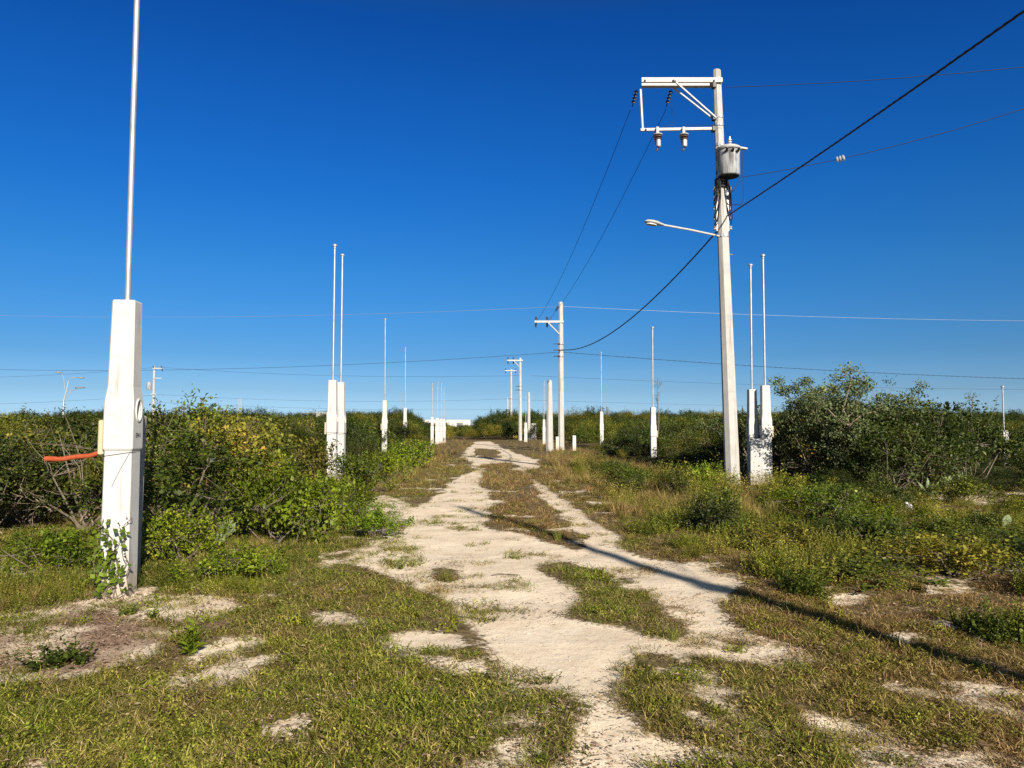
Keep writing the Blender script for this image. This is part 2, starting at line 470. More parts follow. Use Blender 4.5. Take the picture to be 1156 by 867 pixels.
def make_shrub(seed, rad=1.1, h=1.75, nl=8, ncl=150, lpc=58, ll=(.035, .065), asp=.5, shoots=14, low=.12, open_=0.):
    """leaf mass in lobes of sprigs; returns (foliage verts, faces, lv), branch MB"""
    r = np.random.default_rng(seed)
    # lobes
    lob = []
    for i in range(nl):
        a = 2 * math.pi * (i + r.random() * .7) / nl
        q = rad * (.35 + .4 * r.random())
        lob.append((q * math.cos(a), q * math.sin(a), h * (.30 + .38 * r.random()), rad * (.33 + .22 * r.random())))
    for i in range(3):
        lob.append((r.normal() * rad * .25, r.normal() * rad * .25, h * (.66 + .14 * r.random()), rad * (.30 + .12 * r.random())))
    lob = np.array(lob)
    li = r.integers(0, len(lob), ncl)
    d = rdir(ncl, r); d[:, 2] = np.abs(d[:, 2]) * .9 - .28
    d = unit(d)
    rr = lob[li, 3] * (.35 + .85 * r.random(ncl))
    c = lob[li, :3] + d * rr[:, None] * np.array([1, 1, 1.05])
    c[:, 2] = np.clip(c[:, 2], low, h * 1.04)
    sd = unit(d + np.array([0, 0, .35]) + .35 * rdir(ncl, r))
    sl = .22 + .2 * r.random(ncl)
    cv = r.random(ncl)
    # shoots that stick out
    a = r.random(shoots) * 2 * math.pi; q = rad * .75 * np.sqrt(r.random(shoots))
    sc = np.stack([q * np.cos(a), q * np.sin(a), h * (.80 + .2 * r.random(shoots)) * (1 - .2 * (q / rad) ** 2)], 1)
    c = np.vstack([c, sc]); sd = np.vstack([sd, unit(np.array([0, 0, 1.]) + .45 * rdir(shoots, r))]); sl = np.r_[sl, .25 + .3 * r.random(shoots)]; cv = np.r_[cv, r.random(shoots)]
    cnt = np.full(len(c), lpc); cnt[ncl:] = max(8, lpc // 3)
    ci = np.repeat(np.arange(len(c)), cnt)
    n = len(ci)
    t = r.random(n)
    spread = np.where(ci < ncl, .085 + open_, .03)[:, None]
    pos = c[ci] + sd[ci] * (t * sl[ci])[:, None] + r.normal(size=(n, 3)) * spread
    pos[:, 2] = np.maximum(pos[:, 2], .02 + .05 * r.random(n))
    ax = unit(sd[ci] * .5 + rdir(n, r) + np.array([0, 0, -.1]))
    nr = unit(np.array([0, 0, .8]) + sd[ci] * .5 + .75 * rdir(n, r))
    cs = .55 + 1.0 * r.random(len(c)) ** 1.4; ca = .65 + .8 * r.random(len(c))
    ln = (ll[0] + (ll[1] - ll[0]) * r.random(n)) * cs[ci]
    v, f = leaves(pos, ax, nr, ln, ln * asp * ca[ci] * (.8 + .4 * r.random(n)), r)
    lv = np.clip(.50 * r.random(n) + .50 * cv[ci] + .05 * r.normal(size=n), 0, 1)
    mb = MB()
    for k in range(len(lob)):
        p = lob[k, :3]; b0 = np.array([r.normal() * .08, r.normal() * .08, -.03])
        m = b0 * .5 + p * .5 + np.array([r.normal() * .06, r.normal() * .06, -.1])
        mb.tube([b0, m, p, p + (p - m) * .5], [.022, .016, .011, .004], 5)
    for k in r.choice(len(c), min(44, len(c)), replace=False):
        o = lob[r.integers(0, len(lob)), :3] if k >= ncl else lob[li[k], :3]
        e = c[k] + sd[k] * sl[k] * .9
        mb.tube([o, (o + c[k]) / 2 + r.normal(size=3) * .05, c[k], e], [.009, .007, .005, .002], 4)
    return v, f, np.repeat(lv, 4), mb


PROTO = {}


def shrub_proto(key, leafm, barkm='bark', **kw):
    v, f, lv, mb = make_shrub(**kw)
    PROTO[key] = (arrmesh('foliage', v, f, lv, [M[leafm]]), mb.mesh('branches', M[barkm]), leafm)


for i in range(3):
    shrub_proto(f'dark{i}', 'leaf_dark', seed=11 + i, ncl=105, lpc=48, ll=(.045, .085), nl=7)
for i in range(3):
    shrub_proto(f'deep{i}', 'leaf_deep', seed=21 + i, ncl=140, lpc=48, ll=(.045, .085), nl=7)
for i in range(3):
    shrub_proto(f'olive{i}', 'leaf_olive', seed=31 + i, ll=(.036, .068), asp=.55, lpc=48, ncl=100, shoots=16, open_=.012, nl=7)
for i in range(2):
    shrub_proto(f'bright{i}', 'leaf_bright', seed=51 + i, rad=1.0, h=.85, nl=7, ncl=90, lpc=40, ll=(.045, .085), asp=.7, shoots=12, low=.05)
shrub_proto('dry0', 'leaf_olive', 'bark', seed=71, ncl=60, lpc=20, ll=(.025, .045), shoots=24, open_=.06)


# ------------------------------------------------------------------ scatter (only for what nobody could count)
def scatter(name, pts, rot, scl, idx, tint, protos, label, cat):
    me = bpy.data.meshes.new(name)
    me.vertices.add(len(pts)); me.vertices.foreach_set('co', np.ascontiguousarray(pts, np.float32).ravel())
    for nm, ty, key, arr in (('rot', 'FLOAT_VECTOR', 'vector', rot), ('scl', 'FLOAT', 'value', scl), ('idx', 'INT', 'value', idx), ('tint', 'FLOAT', 'value', tint)):
        a = me.attributes.new(nm, ty, 'POINT')
        a.data.foreach_set(key, np.ascontiguousarray(arr, np.int32 if ty == 'INT' else np.float32).ravel())
    o = link(name, me)
    tag(o, label, cat, kind='stuff')
    col = bpy.data.collections.new(name + '_pieces')
    for i, pm in enumerate(protos):
        po = bpy.data.objects.new(f'{name}_piece_{i:02d}', pm); col.objects.link(po)
    ng = bpy.data.node_groups.new(name + '_scatter', 'GeometryNodeTree')
    ng.interface.new_socket('Geometry', in_out='INPUT', socket_type='NodeSocketGeometry')
    ng.interface.new_socket('Geometry', in_out='OUTPUT', socket_type='NodeSocketGeometry')
    gi = ng.nodes.new('NodeGroupInput'); go = ng.nodes.new('NodeGroupOutput')
    ip = ng.nodes.new('GeometryNodeInstanceOnPoints')
    cl = ng.nodes.new('GeometryNodeCollectionInfo'); cl.inputs[0].default_value = col; cl.inputs[1].default_value = True; cl.inputs[2].default_value = True

    def na(nm, ty):
        n = ng.nodes.new('GeometryNodeInputNamedAttribute'); n.data_type = ty; n.inputs[0].default_value = nm; return n.outputs[0]
    ng.links.new(gi.outputs[0], ip.inputs['Points']); ng.links.new(cl.outputs[0], ip.inputs['Instance'])
    ip.inputs['Pick Instance'].default_value = True
    ng.links.new(na('idx', 'INT'), ip.inputs['Instance Index'])
    e2r = ng.nodes.new('FunctionNodeEulerToRotation')
    ng.links.new(na('rot', 'FLOAT_VECTOR'), e2r.inputs[0]); ng.links.new(e2r.outputs[0], ip.inputs['Rotation'])
    ng.links.new(na('scl', 'FLOAT'), ip.inputs['Scale'])
    ng.links.new(ip.outputs[0], go.inputs[0])
    md = o.modifiers.new('scatter', 'NODES'); md.node_group = ng
    return o


def blades(seed, n, rad, h, w, lean, curl=.5, seg=2):
    r = np.random.default_rng(seed)
    a = r.random(n) * 2 * math.pi; q = rad * np.sqrt(r.random(n))
    b = np.stack([q * np.cos(a), q * np.sin(a), np.zeros(n) - .004], 1)
    la = r.random(n) * 2 * math.pi; hh = h[0] + (h[1] - h[0]) * r.random(n) ** 1.3; ln = lean * (.3 + .9 * r.random(n))
    dr = np.stack([np.cos(la) * ln, np.sin(la) * ln, np.ones(n)], 1); dr = unit(dr)
    dr2 = unit(dr + np.stack([np.cos(la), np.sin(la), -.6 * np.ones(n)], 1) * curl * r.random(n)[:, None])
    sa = la + math.pi / 2 + r.normal(size=n) * .6
    sd = np.stack([np.cos(sa), np.sin(sa), np.zeros(n)], 1)
    ww = (w[0] + (w[1] - w[0]) * r.random(n))[:, None]
    m = b + dr * (hh * .55)[:, None]; t = m + dr2 * (hh * .5)[:, None]
    v = np.stack([b - sd * ww * .4, b + sd * ww * .4, m + sd * ww * .5, m - sd * ww * .5, t + sd * ww * .08, t - sd * ww * .08], 1).reshape(-1, 3)
    i = np.arange(n) * 6
    f = np.vstack([np.stack([i, i + 1, i + 2, i + 3], 1), np.stack([i + 3, i + 2, i + 4, i + 5], 1)])
    return v, f, np.repeat(r.random(n), 6)


def herb(seed, ns, h, nlf, ll, asp, lean=.35, rad=.06):
    """a small leafy plant: several stems with alternating leaves"""
    r = np.random.default_rng(seed)
    P_, A_, N_, L_, V_ = [], [], [], [], []
    sv, sf, sl = [], [], []
    for s in range(ns):
        a = r.random() * 2 * math.pi; b = np.array([math.cos(a), math.sin(a), 0]) * rad * math.sqrt(r.random())
        la = r.random() * 2 * math.pi; ln = lean * (.2 + r.random())
        d = unit(np.array([math.cos(la) * ln, math.sin(la) * ln, 1.]))
        H = h[0] + (h[1] - h[0]) * r.random()
        k = max(3, int(nlf * (.7 + .6 * r.random())))
        cv = r.random()
        for j in range(k):
            t = (j + .5) / k
            p = b + d * H * t + np.array([math.cos(la), math.sin(la), -.15]) * (.12 * H * t * t)
            az = j * 2.4 + r.random()
            o = np.array([math.cos(az), math.sin(az), .35 + .5 * t])
            P_.append(p); A_.append(o); N_.append(unit(np.array([0, 0, 1.]) + .45 * r.normal(size=3))); L_.append((ll[0] + (ll[1] - ll[0]) * r.random()) * (1.1 - .45 * t)); V_.append(.55 * r.random() + .45 * cv)
        e = b + d * H + np.array([math.cos(la), math.sin(la), -.15]) * .12 * H
        o = len(sv); w = .004
        sv += [b + [w, 0, 0], b - [w, 0, 0], e - [w * .4, 0, 0], e + [w * .4, 0, 0]]; sf.append([o, o + 1, o + 2, o + 3]); sl += [.2] * 4
    P_ = np.array(P_); L_ = np.array(L_)
    v, f = leaves(P_, np.array(A_), np.array(N_), L_, L_ * asp, r)
    o = len(v)
    return np.vstack([v, np.array(sv)]), np.vstack([f, np.array(sf) + o]), np.r_[np.repeat(V_, 4), sl]


def litter_mesh(seed, n, rad, ll):
    r = np.random.default_rng(seed)
    p = np.stack([r.normal(size=n) * rad, r.normal(size=n) * rad, .004 + .02 * r.random(n)], 1)
    a = r.random(n) * 2 * math.pi
    L_ = ll[0] + (ll[1] - ll[0]) * r.random(n) ** 2
    v, f = leaves(p, np.stack([np.cos(a), np.sin(a), .08 * r.normal(size=n)], 1), unit(np.array([0, 0, 1.]) + .2 * r.normal(size=(n, 3))), L_, L_ * (.12 + .4 * r.random(n)), r)
    return v, f, np.repeat(r.random(n), 4)


TURF = [arrmesh('turf_tuft', *blades(100 + i, 52, .095, (.022, .078), (.0022, .0042), 2.2, 1.3), [M['grass']]) for i in range(4)]
TUSS = [arrmesh('dry_tussock', *blades(120 + i, 70, .09, (.12, .42), (.003, .006), .55, .7), [M['grass']]) for i in range(3)]
CREEP = [arrmesh('creeping_weed', *herb(140 + i, 12, (.03, .08), 8, (.010, .022), .55, 1.8, .07), [M['weed']]) for i in range(3)]
HERB = [arrmesh('leafy_weed', *herb(160 + i, 20, (.14, .50), 19, (.022, .048), .5, .5, .22), [M['weed']]) for i in range(5)]
HERB += [arrmesh('leafy_weed', *make_shrub(seed=190 + i, rad=.36, h=.40, nl=5, ncl=46, lpc=26, ll=(.025, .05), asp=.5, shoots=12, low=.03)[:3], [M['weed']]) for i in range(3)]
HERB += [arrmesh('leafy_weed', *herb(170 + i, 18, (.12, .38), 15, (.03, .06), .6, .8, .2), [M['leaf_dark']]) for i in range(2)]
LITT = [arrmesh('leaf_litter', *litter_mesh(180 + i, 60, .12, (.006, .038)), [M['litter']]) for i in range(3)]


def stone_mesh(seed):
    r = random.Random(seed); bm = bmesh.new(); bmesh.ops.create_icosphere(bm, subdivisions=1, radius=1)
    for v in bm.verts: v.co *= .7 + .5 * r.random(); v.co.z *= .6
    me = bpy.data.meshes.new('pebble'); bm.to_mesh(me); bm.free(); me.materials.append(M['pebble']); return me


STONE = [stone_mesh(i) for i in range(4)]

DUFF = [(-300, 680), (60, 672), (120, 690), (230, 698), (300, 700), (250, 716), (150, 722), (100, 752), (-300, 770)]
# ------------------------------------------------------------------ ground: one sheet, split where the bare track runs
def axis_coords(dense0, dense1, step, lo, hi, grow):
    a = list(np.arange(dense0, dense1 + 1e-6, step))
    s = step; x = dense1
    while x < hi: s *= grow; x += s; a.append(x)
    s = step; x = dense0
    while x > lo: s *= grow; x -= s; a.insert(0, x)
    return np.array(a)


xs = axis_coords(-4.5, 5.0, .06, -1500, 1500, 1.045)
ys = axis_coords(3.2, 14., .06, -60, 2600, 1.022)
ys = np.concatenate([ys[ys < 3.1][::1], ys[ys >= 3.1]])
X, Y = np.meshgrid(xs, ys)
sm = sandmask(X, Y)
k = np.ones(3) / 3
for _ in range(2):
    sm = (np.roll(sm, 1, 0) + sm + np.roll(sm, -1, 0)) / 3; sm = (np.roll(sm, 1, 1) + sm + np.roll(sm, -1, 1)) / 3
Z = gz(X, Y) - .025 * sm * np.exp(-np.maximum(Y, 0) / 40)
sm = np.maximum(sm, np.clip((.37 - thinning(X, Y)) / .12, 0, .62) * (Y < 40))
nx, ny = len(xs), len(ys)
V = np.stack([X, Y, Z], -1).reshape(-1, 3); S = sm.ravel()
ii = (np.arange(ny - 1)[:, None] * nx + np.arange(nx - 1)[None, :]).ravel()
Fq = np.stack([ii, ii + 1, ii + nx + 1, ii + nx], 1)
fs = sandmask(V[Fq][:, :, 0].mean(1), V[Fq][:, :, 1].mean(1)); fx = V[Fq][:, :, 0].mean(1); fy = V[Fq][:, :, 1].mean(1)
lane = inpoly(*topix(fx, np.maximum(fy, 1.2)), TRACK)
istrack = (fs > .5) & lane & (fy > 3.0)
for nm, msk, lb in (('ground', ~istrack, 'ground of pale sand, soil and litter on both sides of the track'), ('sandy_track', istrack, 'pale sandy vehicle track running to the horizon')):
    fq = Fq[msk]; used, inv = np.unique(fq, return_inverse=True)
    me = bpy.data.meshes.new(nm); vv = V[used]
    me.vertices.add(len(vv)); me.vertices.foreach_set('co', vv.astype(np.float32).ravel())
    fq2 = inv.reshape(-1, 4).astype(np.int32)
    me.loops.add(len(fq2) * 4); me.loops.foreach_set('vertex_index', fq2.ravel()); me.polygons.add(len(fq2)); me.polygons.foreach_set('loop_start', np.arange(0, len(fq2) * 4, 4, dtype=np.int32))
    me.update(calc_edges=True)
    a = me.attributes.new('duff', 'FLOAT', 'POINT')
    pd, qd = topix(vv[:, 0] + .5 * (fbm(vv[:, 0] * 1.5, vv[:, 1] * 1.5, 31) - .5), np.maximum(vv[:, 1] + .9 * (fbm(vv[:, 0] * 2, vv[:, 1] * 2, 32) - .5), 1.2))
    a.data.foreach_set('value', (inpoly(pd, qd, DUFF) * np.clip(3.2 * fbm(vv[:, 0] * 2.3, vv[:, 1] * 2.3, 33) - 1.0, 0, 1)).astype(np.float32))
    a = me.attributes.new('sand', 'FLOAT', 'POINT'); a.data.foreach_set('value', S[used].astype(np.float32))
    me.polygons.foreach_set('use_smooth', np.ones(len(fq2), bool)); me.materials.append(M['ground'])
    tag(link(nm, me), lb, 'ground' if nm == 'ground' else 'track', kind='structure')


def gzz(x, y):
    return gz(x, y) - .025 * sandmask(x, y)


# ------------------------------------------------------------------ planting zones (photo outlines laid on the ground)
def zone(poly):
    return [G(*p) for p in poly]


WEED_R = zone([(640, 527), (668, 560), (712, 598), (790, 634), (860, 656), (960, 694), (1156, 728), (1500, 760), (1500, 556), (1156, 556), (900, 556), (830, 551), (740, 540), (680, 520), (640, 512)])
WEED_L = zone([(-500, 606), (0, 606), (110, 598), (330, 606), (430, 612), (380, 628), (330, 642), (272, 684), (170, 672), (108, 690), (-60, 690), (-500, 700)])
DRY_L = zone([(470, 560), (484, 538), (505, 515), (524, 504), (500, 500), (470, 520), (440, 545), (430, 562)])
THICK_L = [(-30, 10.2), (-4.1, 10.4), (-4.3, 13), (-5.6, 18), (-7.2, 20), (-7.4, 24.5), (-5.2, 26), (-4.9, 32), (-5.6, 44), (-5.9, 70), (-30, 110), (-140, 150), (-140, 60)]
THICK_R = [(40, 17), (14, 17.0), (7.4, 17.6), (7.3, 22.8), (5.0, 24), (4.9, 30), (4.6, 48), (5.2, 80), (30, 110), (140, 150), (140, 60)]


def sample(n, xlo, xhi, ylo, yhi, power=2.):
    """points denser near the camera, density ~ 1/y^power"""
    u = rng.random(n)
    if power == 2.:
        y = 1 / (1 / ylo - u * (1 / ylo - 1 / yhi))
    else:
        y = ylo + (yhi - ylo) * u
    f = rng.random(n)
    return y, f


def polar(n, ylo, yhi, kx=.95):
    # density per m2 ~ 1/y^2 (constant on the picture) inside a wedge a little wider than the frame
    u = rng.random(n); y = ylo * (yhi / ylo) ** u
    x = (rng.random(n) * 2 - 1) * kx * (y + 1.)
    return x, y


# grass -----------------------------------------------------------
def dryness(x, y):
    t = .14 + .9 * (fbm(x * .45, y * .45, 61) - .38) + .7 * (fbm(x * 1.6, y * 1.6, 62) - .5) + .58 * np.clip((x - .5) / 2.2, 0, 1) + .28 * np.clip((y - 9) / 14, 0, 1)
    px, py = topix(x, y)
    t = t + np.where(inpoly(px, py, ISLES[3]), .65, 0) + np.where(inpoly(px, py, ISLES[2]) | inpoly(px, py, ISLES[1]), .3, 0) + np.where(inpoly(px, py, ISLES[4]), -.25, 0)
    t = t + .18 * rng.normal(size=np.shape(x))
    return np.clip(t, 0, 1)


def grass_points(n, ylo, yhi):
    x, y = polar(n, ylo, yhi)
    s = softsand(x, y)
    thin = thinning(x, y)
    keep = (s < .10 + .50 * rng.random(n) * fbm(x * 3, y * 3, 73) * 1.6) & (~inpoly(x, y, WEED_R) | (rng.random(n) < .45)) & (thin > .26 + .12 * rng.random(n))
    # a few stragglers on the sand
    keep |= (s > .5) & (fbm(x * 2.2, y * 2.2, 75) > .61) & (rng.random(n) < .45)
    hp = np.zeros(n, bool)
    for q_ in SANDS[3:5] + SANDS[6:]: hp |= inpoly(*topix(x, np.maximum(y, 1.2)), q_)
    keep |= hp & (fbm(x * 2.6, y * 2.6, 76) > .45) & (rng.random(n) < .55)
    inl = inpoly(x, y, THICK_L) | inpoly(x, y, THICK_R)
    keep &= ~inl | (y < 20)
    return x[keep], y[keep]


def rots(n, tilt=.15):
    return np.stack([rng.normal(size=n) * tilt, rng.normal(size=n) * tilt, rng.random(n) * 2 * math.pi], 1)


xa, ya = grass_points(68000, 2.2, 40)
xb, yb = [], []
x = np.r_[xa]; y = np.r_[ya]
n = len(x)
scatter('grass', np.stack([x, y, gzz(x, y)], 1), rots(n), (.75 + .6 * rng.random(n)) * (1 + .045 * np.maximum(y - 7, 0)), rng.integers(0, 4, n), dryness(x, y), TURF,
        'short patchy green and brown grass beside and between the ruts', 'grass')
x, y = grass_points(5500, 2.2, 20)
n = len(x)
scatter('creeping_weeds', np.stack([x, y, gzz(x, y)], 1), rots(n), .8 + .7 * rng.random(n), rng.integers(0, 3, n), np.clip(dryness(x, y) - .2, 0, 1), CREEP,
        'small creeping leafy weeds mixed into the short grass', 'weeds')

# tall dry tussocks on the banks ---------------------------------
x, y = polar(20000, 6, 75, .9)
px, py = topix(x, y)
bank = inpoly(x, y, DRY_L) | (inpoly(x, y, WEED_R) & (x < 5.4) & (y > 13)) | inpoly(px, py, ISLES[3]) | ((np.abs(x) < 6) & (y > 20))
vd = inpoly(px, py, [(205, 598), (295, 603), (310, 642), (225, 634)]) | inpoly(px, py, [(320, 622), (425, 614), (430, 640), (330, 655)]) | inpoly(px, py, [(0, 655), (110, 655), (108, 690), (0, 690)])
bank |= vd
kp = bank & (sandmask(x, y) < .5) & ~inpoly(x, y, THICK_L) & ~inpoly(x, y, THICK_R) & (fbm(x * .8, y * .8, 81) > .33)
x, y = x[kp], y[kp]; n = len(x)
sc_ = (.45 + .6 * rng.random(n)) * np.where(inpoly(*topix(x, y), ISLES[3]), .45, 1) * np.where(np.abs(x + .8) < 2.2, .5, 1) * np.where(y < 13, .5, 1)
scatter('dry_grass', np.stack([x, y, gzz(x, y)], 1), rots(n), sc_, rng.integers(0, 3, n), np.clip(.35 + .7 * fbm(x * .4, y * .4, 83) + .15 * rng.normal(size=n), 0, 1), TUSS,
        'tall straw coloured grass on the banks along the track', 'grass')

# low leafy weeds ------------------------------------------------
x, y = polar(26000, 5.5, 45, 1.05)
wz = inpoly(x + .5 * (fbm(x, y, 90) - .5), y + 1.2 * (fbm(x, y, 91) - .5), WEED_R)
wl = inpoly(x + .4 * (fbm(x, y, 92) - .5), y + .6 * (fbm(x, y, 93) - .5), WEED_L)
cl = fbm(x * .75, y * .75, 95)
cl2 = fbm(x * 1.5, y * 1.5, 96, 2)
cl2 = np.where(np.hypot(x - G(1040, 575)[0], (y - G(1040, 575)[1]) * .7) < .95, .3, cl2)
kp = ((wz & (cl > .36) & (cl2 > .46 - .05 * rng.random(len(x)))) | (wl & (cl > .42))) & (sandmask(x, y) < .5) & (rng.random(len(x)) < np.where(x > 0, .62, .5))
x, y = x[kp], y[kp]; n = len(x)
hgt = .34 + .95 * np.clip(fbm(x * .6, y * .6, 97) - .25, 0, 1)
hgt *= np.where(x < 0, .62, 1.)
scatter('leafy_weeds', np.stack([x, y, gzz(x, y)], 1), rots(n, .2), hgt * (.75 + .5 * rng.random(n)), np.where(fbm(x * 1.1, y * 1.1, 89) + .4 * (rng.random(n) - .5) > .56, rng.integers(8, 10, n), np.where((rng.random(n) < .14) & (y > 13), rng.integers(5, 8, n), rng.integers(0, 5, n))),
        np.clip(.05 + 1.5 * (fbm(x * .9, y * .9, 98) - .40) + .25 * rng.normal(size=n) + np.where(x > 0, .08, 0), 0, 1), HERB,
        'knee high yellow green weeds covering the verges', 'weeds')

# litter and stones ----------------------------------------------
x, y = polar(16000, 2.4, 18)
s = sandmask(x, y)
leftdirt = inpoly(*topix(x, y), SANDS[3]); duffy = inpoly(*topix(x, y), DUFF)
kp = ((s < .5) & (rng.random(len(x)) < .22)) | (leftdirt & (fbm(x * 2, y * 2, 99) > .50) & (rng.random(len(x)) < .4)) | ((s > .5) & (fbm(x * 1.5, y * 1.5, 94) > .60) & (rng.random(len(x)) < .3))
kp |= inpoly(x, y, WEED_L) & (rng.random(len(x)) < .5)
kp |= duffy & (fbm(x * 2.5, y * 2.5, 34) > .40)
x, y = x[kp], y[kp]; n = len(x)
scatter('dry_litter', np.stack([x, y, gzz(x, y)], 1), rots(n, .05), .6 + .7 * rng.random(n), rng.integers(0, 3, n), rng.random(n), LITT,
        'dry brown leaves and twig bits lying on the ground', 'litter')
x, y = polar(9000, 2.4, 22)
kp = (sandmask(x, y) > .5) & (fbm(x * .9, y * .9, 101) > .44)
x, y = x[kp], y[kp]; n = len(x)
scatter('pebbles', np.stack([x, y, gzz(x, y)], 1), rots(n, .3), .004 + .016 * rng.random(n) ** 3, rng.integers(0, 4, n), rng.random(n), STONE,
        'small pale pebbles strewn over the sandy track', 'pebbles')

# ------------------------------------------------------------------ meter posts
def cring(w, d, ch, z, ox=0):
    x, y = w / 2, d / 2; c = ch
    return [Vector((px + ox, py, z)) for px, py in [(x - c, -y), (x, -y + c), (x, y - c), (x - c, y), (-x + c, y), (-x, y - c), (-x, -y + c), (-x + c, -y)]]


def post_body_mesh():
    prof = [(.265, .235, -.1), (.265, .235, .02), (.25, .225, 1.345), (.25, .225, 1.352), (.272, .25, 1.372), (.277, .256, 1.38), (.273, .252, 1.80), (.267, .246, 1.84), (.236, .218, 1.96), (.212, .196, 2.775), (.196, .18, 2.79)]
    mb = MB(); mb.loft([cring(w, d, .012 if z < 1.86 else .014, z) for w, d, z in prof])
    o = mb.build('post_body', M['white'])
    cut = MB(); n = 20
    mx = Matrix(((0, 0, 1), (1, 0, 0), (0, 1, 0)))
    ring = [Vector((0, .066 * math.cos(2 * math.pi * k / n), .104 * math.sin(2 * math.pi * k / n) + 1.74)) for k in range(n)]
    cut.loft([[p + Vector((.08, 0, 0)) for p in ring], [p + Vector((.25, 0, 0)) for p in ring]])
    co = cut.build('cutter', M['hole'])
    bo = o.modifiers.new('b', 'BOOLEAN'); bo.object = co; bo.operation = 'DIFFERENCE'; bo.solver = 'EXACT'
    dg = bpy.context.evaluated_depsgraph_get()
    me = bpy.data.meshes.new_from_object(o.evaluated_get(dg)); me.name = 'post_body'
    bpy.data.objects.remove(o); bpy.data.objects.remove(co)
    return me


def oval_ring(x0, y, z, ry, rz_, r, n=24, m=6):
    mb = MB(); rings = []
    for k in range(n + 1):
        a = 2 * math.pi * k / n
        c = Vector((x0, y + ry * math.cos(a), z + rz_ * math.sin(a))); o = Vector((0, math.cos(a), math.sin(a)))
        rings.append([c + r * (o * math.cos(2 * math.pi * j / m) + Vector((1, 0, 0)) * math.sin(2 * math.pi * j / m)) for j in range(m)])
    return mb.loft(rings, cap=False)


PB = post_body_mesh()
PIPE = MB().tube([(0, 0, 0), (0, 0, .5), (0, 0, 1)], .027, 10).mesh('pipe', M['steel'], True)
HEAD = MB().lathe((0, 0, 0), [(.030, -.02), (.036, 0), (.036, .05), (.062, .055), (.066, .075), (.05, .105), (.02, .12)], 10).mesh('weatherhead', M['steel'], True)
SOCK = oval_ring(.1375, 0, 1.74, .066, .104, .012).mesh('meter_socket', M['white'], True)
SOCKET_SHADE = MB().lathe((.0815, 0, 1.74), [(.064, 0), (.064, .002)], 20, Matrix(((0, 0, 1), (1, 0, 0), (0, 1.56, 0)))).mesh('socket_shade_disc', M['hole'])  # dark disc added in the recess, its colour stands in for shade
INNER = MB().box((.098, .012, 1.77), (.04, .06, .05)).box((.098, -.008, 1.69), (.045, .05, .04)).tube([(.085, .02, 1.66), (.125, .0, 1.70), (.10, -.02, 1.78)], .006, 5).mesh('socket_contacts', M['rawconcrete'])
JBOX = MB().box((-.172, -.02, 1.48), (.055, .13, .33), bev=.012).mesh('junction_box', M['boxyellow'])
STR = MB()
w_, d_ = .262, .237
zz = 1.335
loop = [(-w_ / 2, -d_ / 2, zz - .03), (w_ / 2, -d_ / 2, zz + .01), (w_ / 2, d_ / 2, zz + .02), (-w_ / 2, d_ / 2, zz), (-w_ / 2, -d_ / 2, zz - .03)]
STR.tube(loop, .0028, 5); STR.tube([(w_ / 2 - .02, -d_ / 2, zz), (.03, -.1185, 1.18), (-.04, -.120, 1.02)], .0018, 4)
STRAP = STR.mesh('tie_wire', M['dark'])


def meter_post(px, Yd, ztop, zpipe, label, group, side=1, sw=1., yaw=0., full=True, py=None, pipe=True):
    x = (px - CX) / F * Yd
    h = ztop / 2.79
    t = thing('meter_post', label, 'meter post', (x, Yd, float(gz(x, Yd))), (0 if side > 0 else math.pi) + yaw, group)
    t.scale = (sw, sw, h)
    link('post_body', PB, t)
    if pipe:
        # pipe in the post's own frame
        pl = (zpipe - ztop + .15) / h
        q = link('conduit_pipe', PIPE, t, (.0, .0, 2.79 - .15 / h)); q.scale = (1 / sw, 1 / sw, pl)
        hd = link('weatherhead', HEAD, t, (.0, 0, 2.79 - .15 / h + pl)); hd.scale = (1 / sw, 1 / sw, 1 / h)
        lean = random.uniform(-.006, .006); q.rotation_euler = (0, lean, 0); hd.location.x = math.sin(lean) * pl
    if full:
        link('meter_socket', SOCK, t); link('socket_contacts', INNER, t); link('socket_shade_disc', SOCKET_SHADE, t); link('junction_box', JBOX, t); link('tie_wire', STRAP, t)
    return t


MP = 'white meter posts with steel riser pipes'
bx, by = G(138, 672)
near = meter_post(138.5, by + .08, 2.80, 6.6, 'nearest and largest white meter post, bearing stencilled code and an orange hose', MP)
near.rotation_euler = (0, R(.4), R(5))
# stencilled code on the side that faces the track
fc = bpy.data.curves.new('code', 'FONT'); fc.body = 'E941'; fc.size = .062; fc.align_x = 'CENTER'; fc.align_y = 'CENTER'; fc.extrude = .0008
fo = bpy.data.objects.new('tmp', fc); C.objects.link(fo)
dg = bpy.context.evaluated_depsgraph_get(); fme = bpy.data.meshes.new_from_object(fo.evaluated_get(dg)); bpy.data.objects.remove(fo)
fme.materials.clear(); fme.materials.append(M['stencil'])
code = link('stencilled_code', fme, near, (.1405, -.0, 1.50)); code.rotation_euler = (R(90), 0, R(90))
# the orange corrugated hose out of its box
hs = MB(); pts = []; rad = []
nk = 110
for k_ in range(nk):
    t = k_ / (nk - 1)
    pts.append((-.205 - .46 * t, -.03 - .05 * t, 1.335 - .075 * t - .012 * math.sin(t * 4.5) - .006 * math.sin(t * 11)))
    rad.append((.018 + .005 * (k_ % 2)) * (1 if k_ < 86 else 1.12))
hs.tube(pts, rad, 10); hose = hs.build('corrugated_hose', M['orange'], near)
MB().lathe(pts[-1], [(.015, -.002), (.0155, .0035)], 10, Matrix.Rotation(R(-90), 3, 'Y')).build('mouth_shade_disc', M['hole'], hose)  # dark cap on the hose, shade of its hollow put into colour

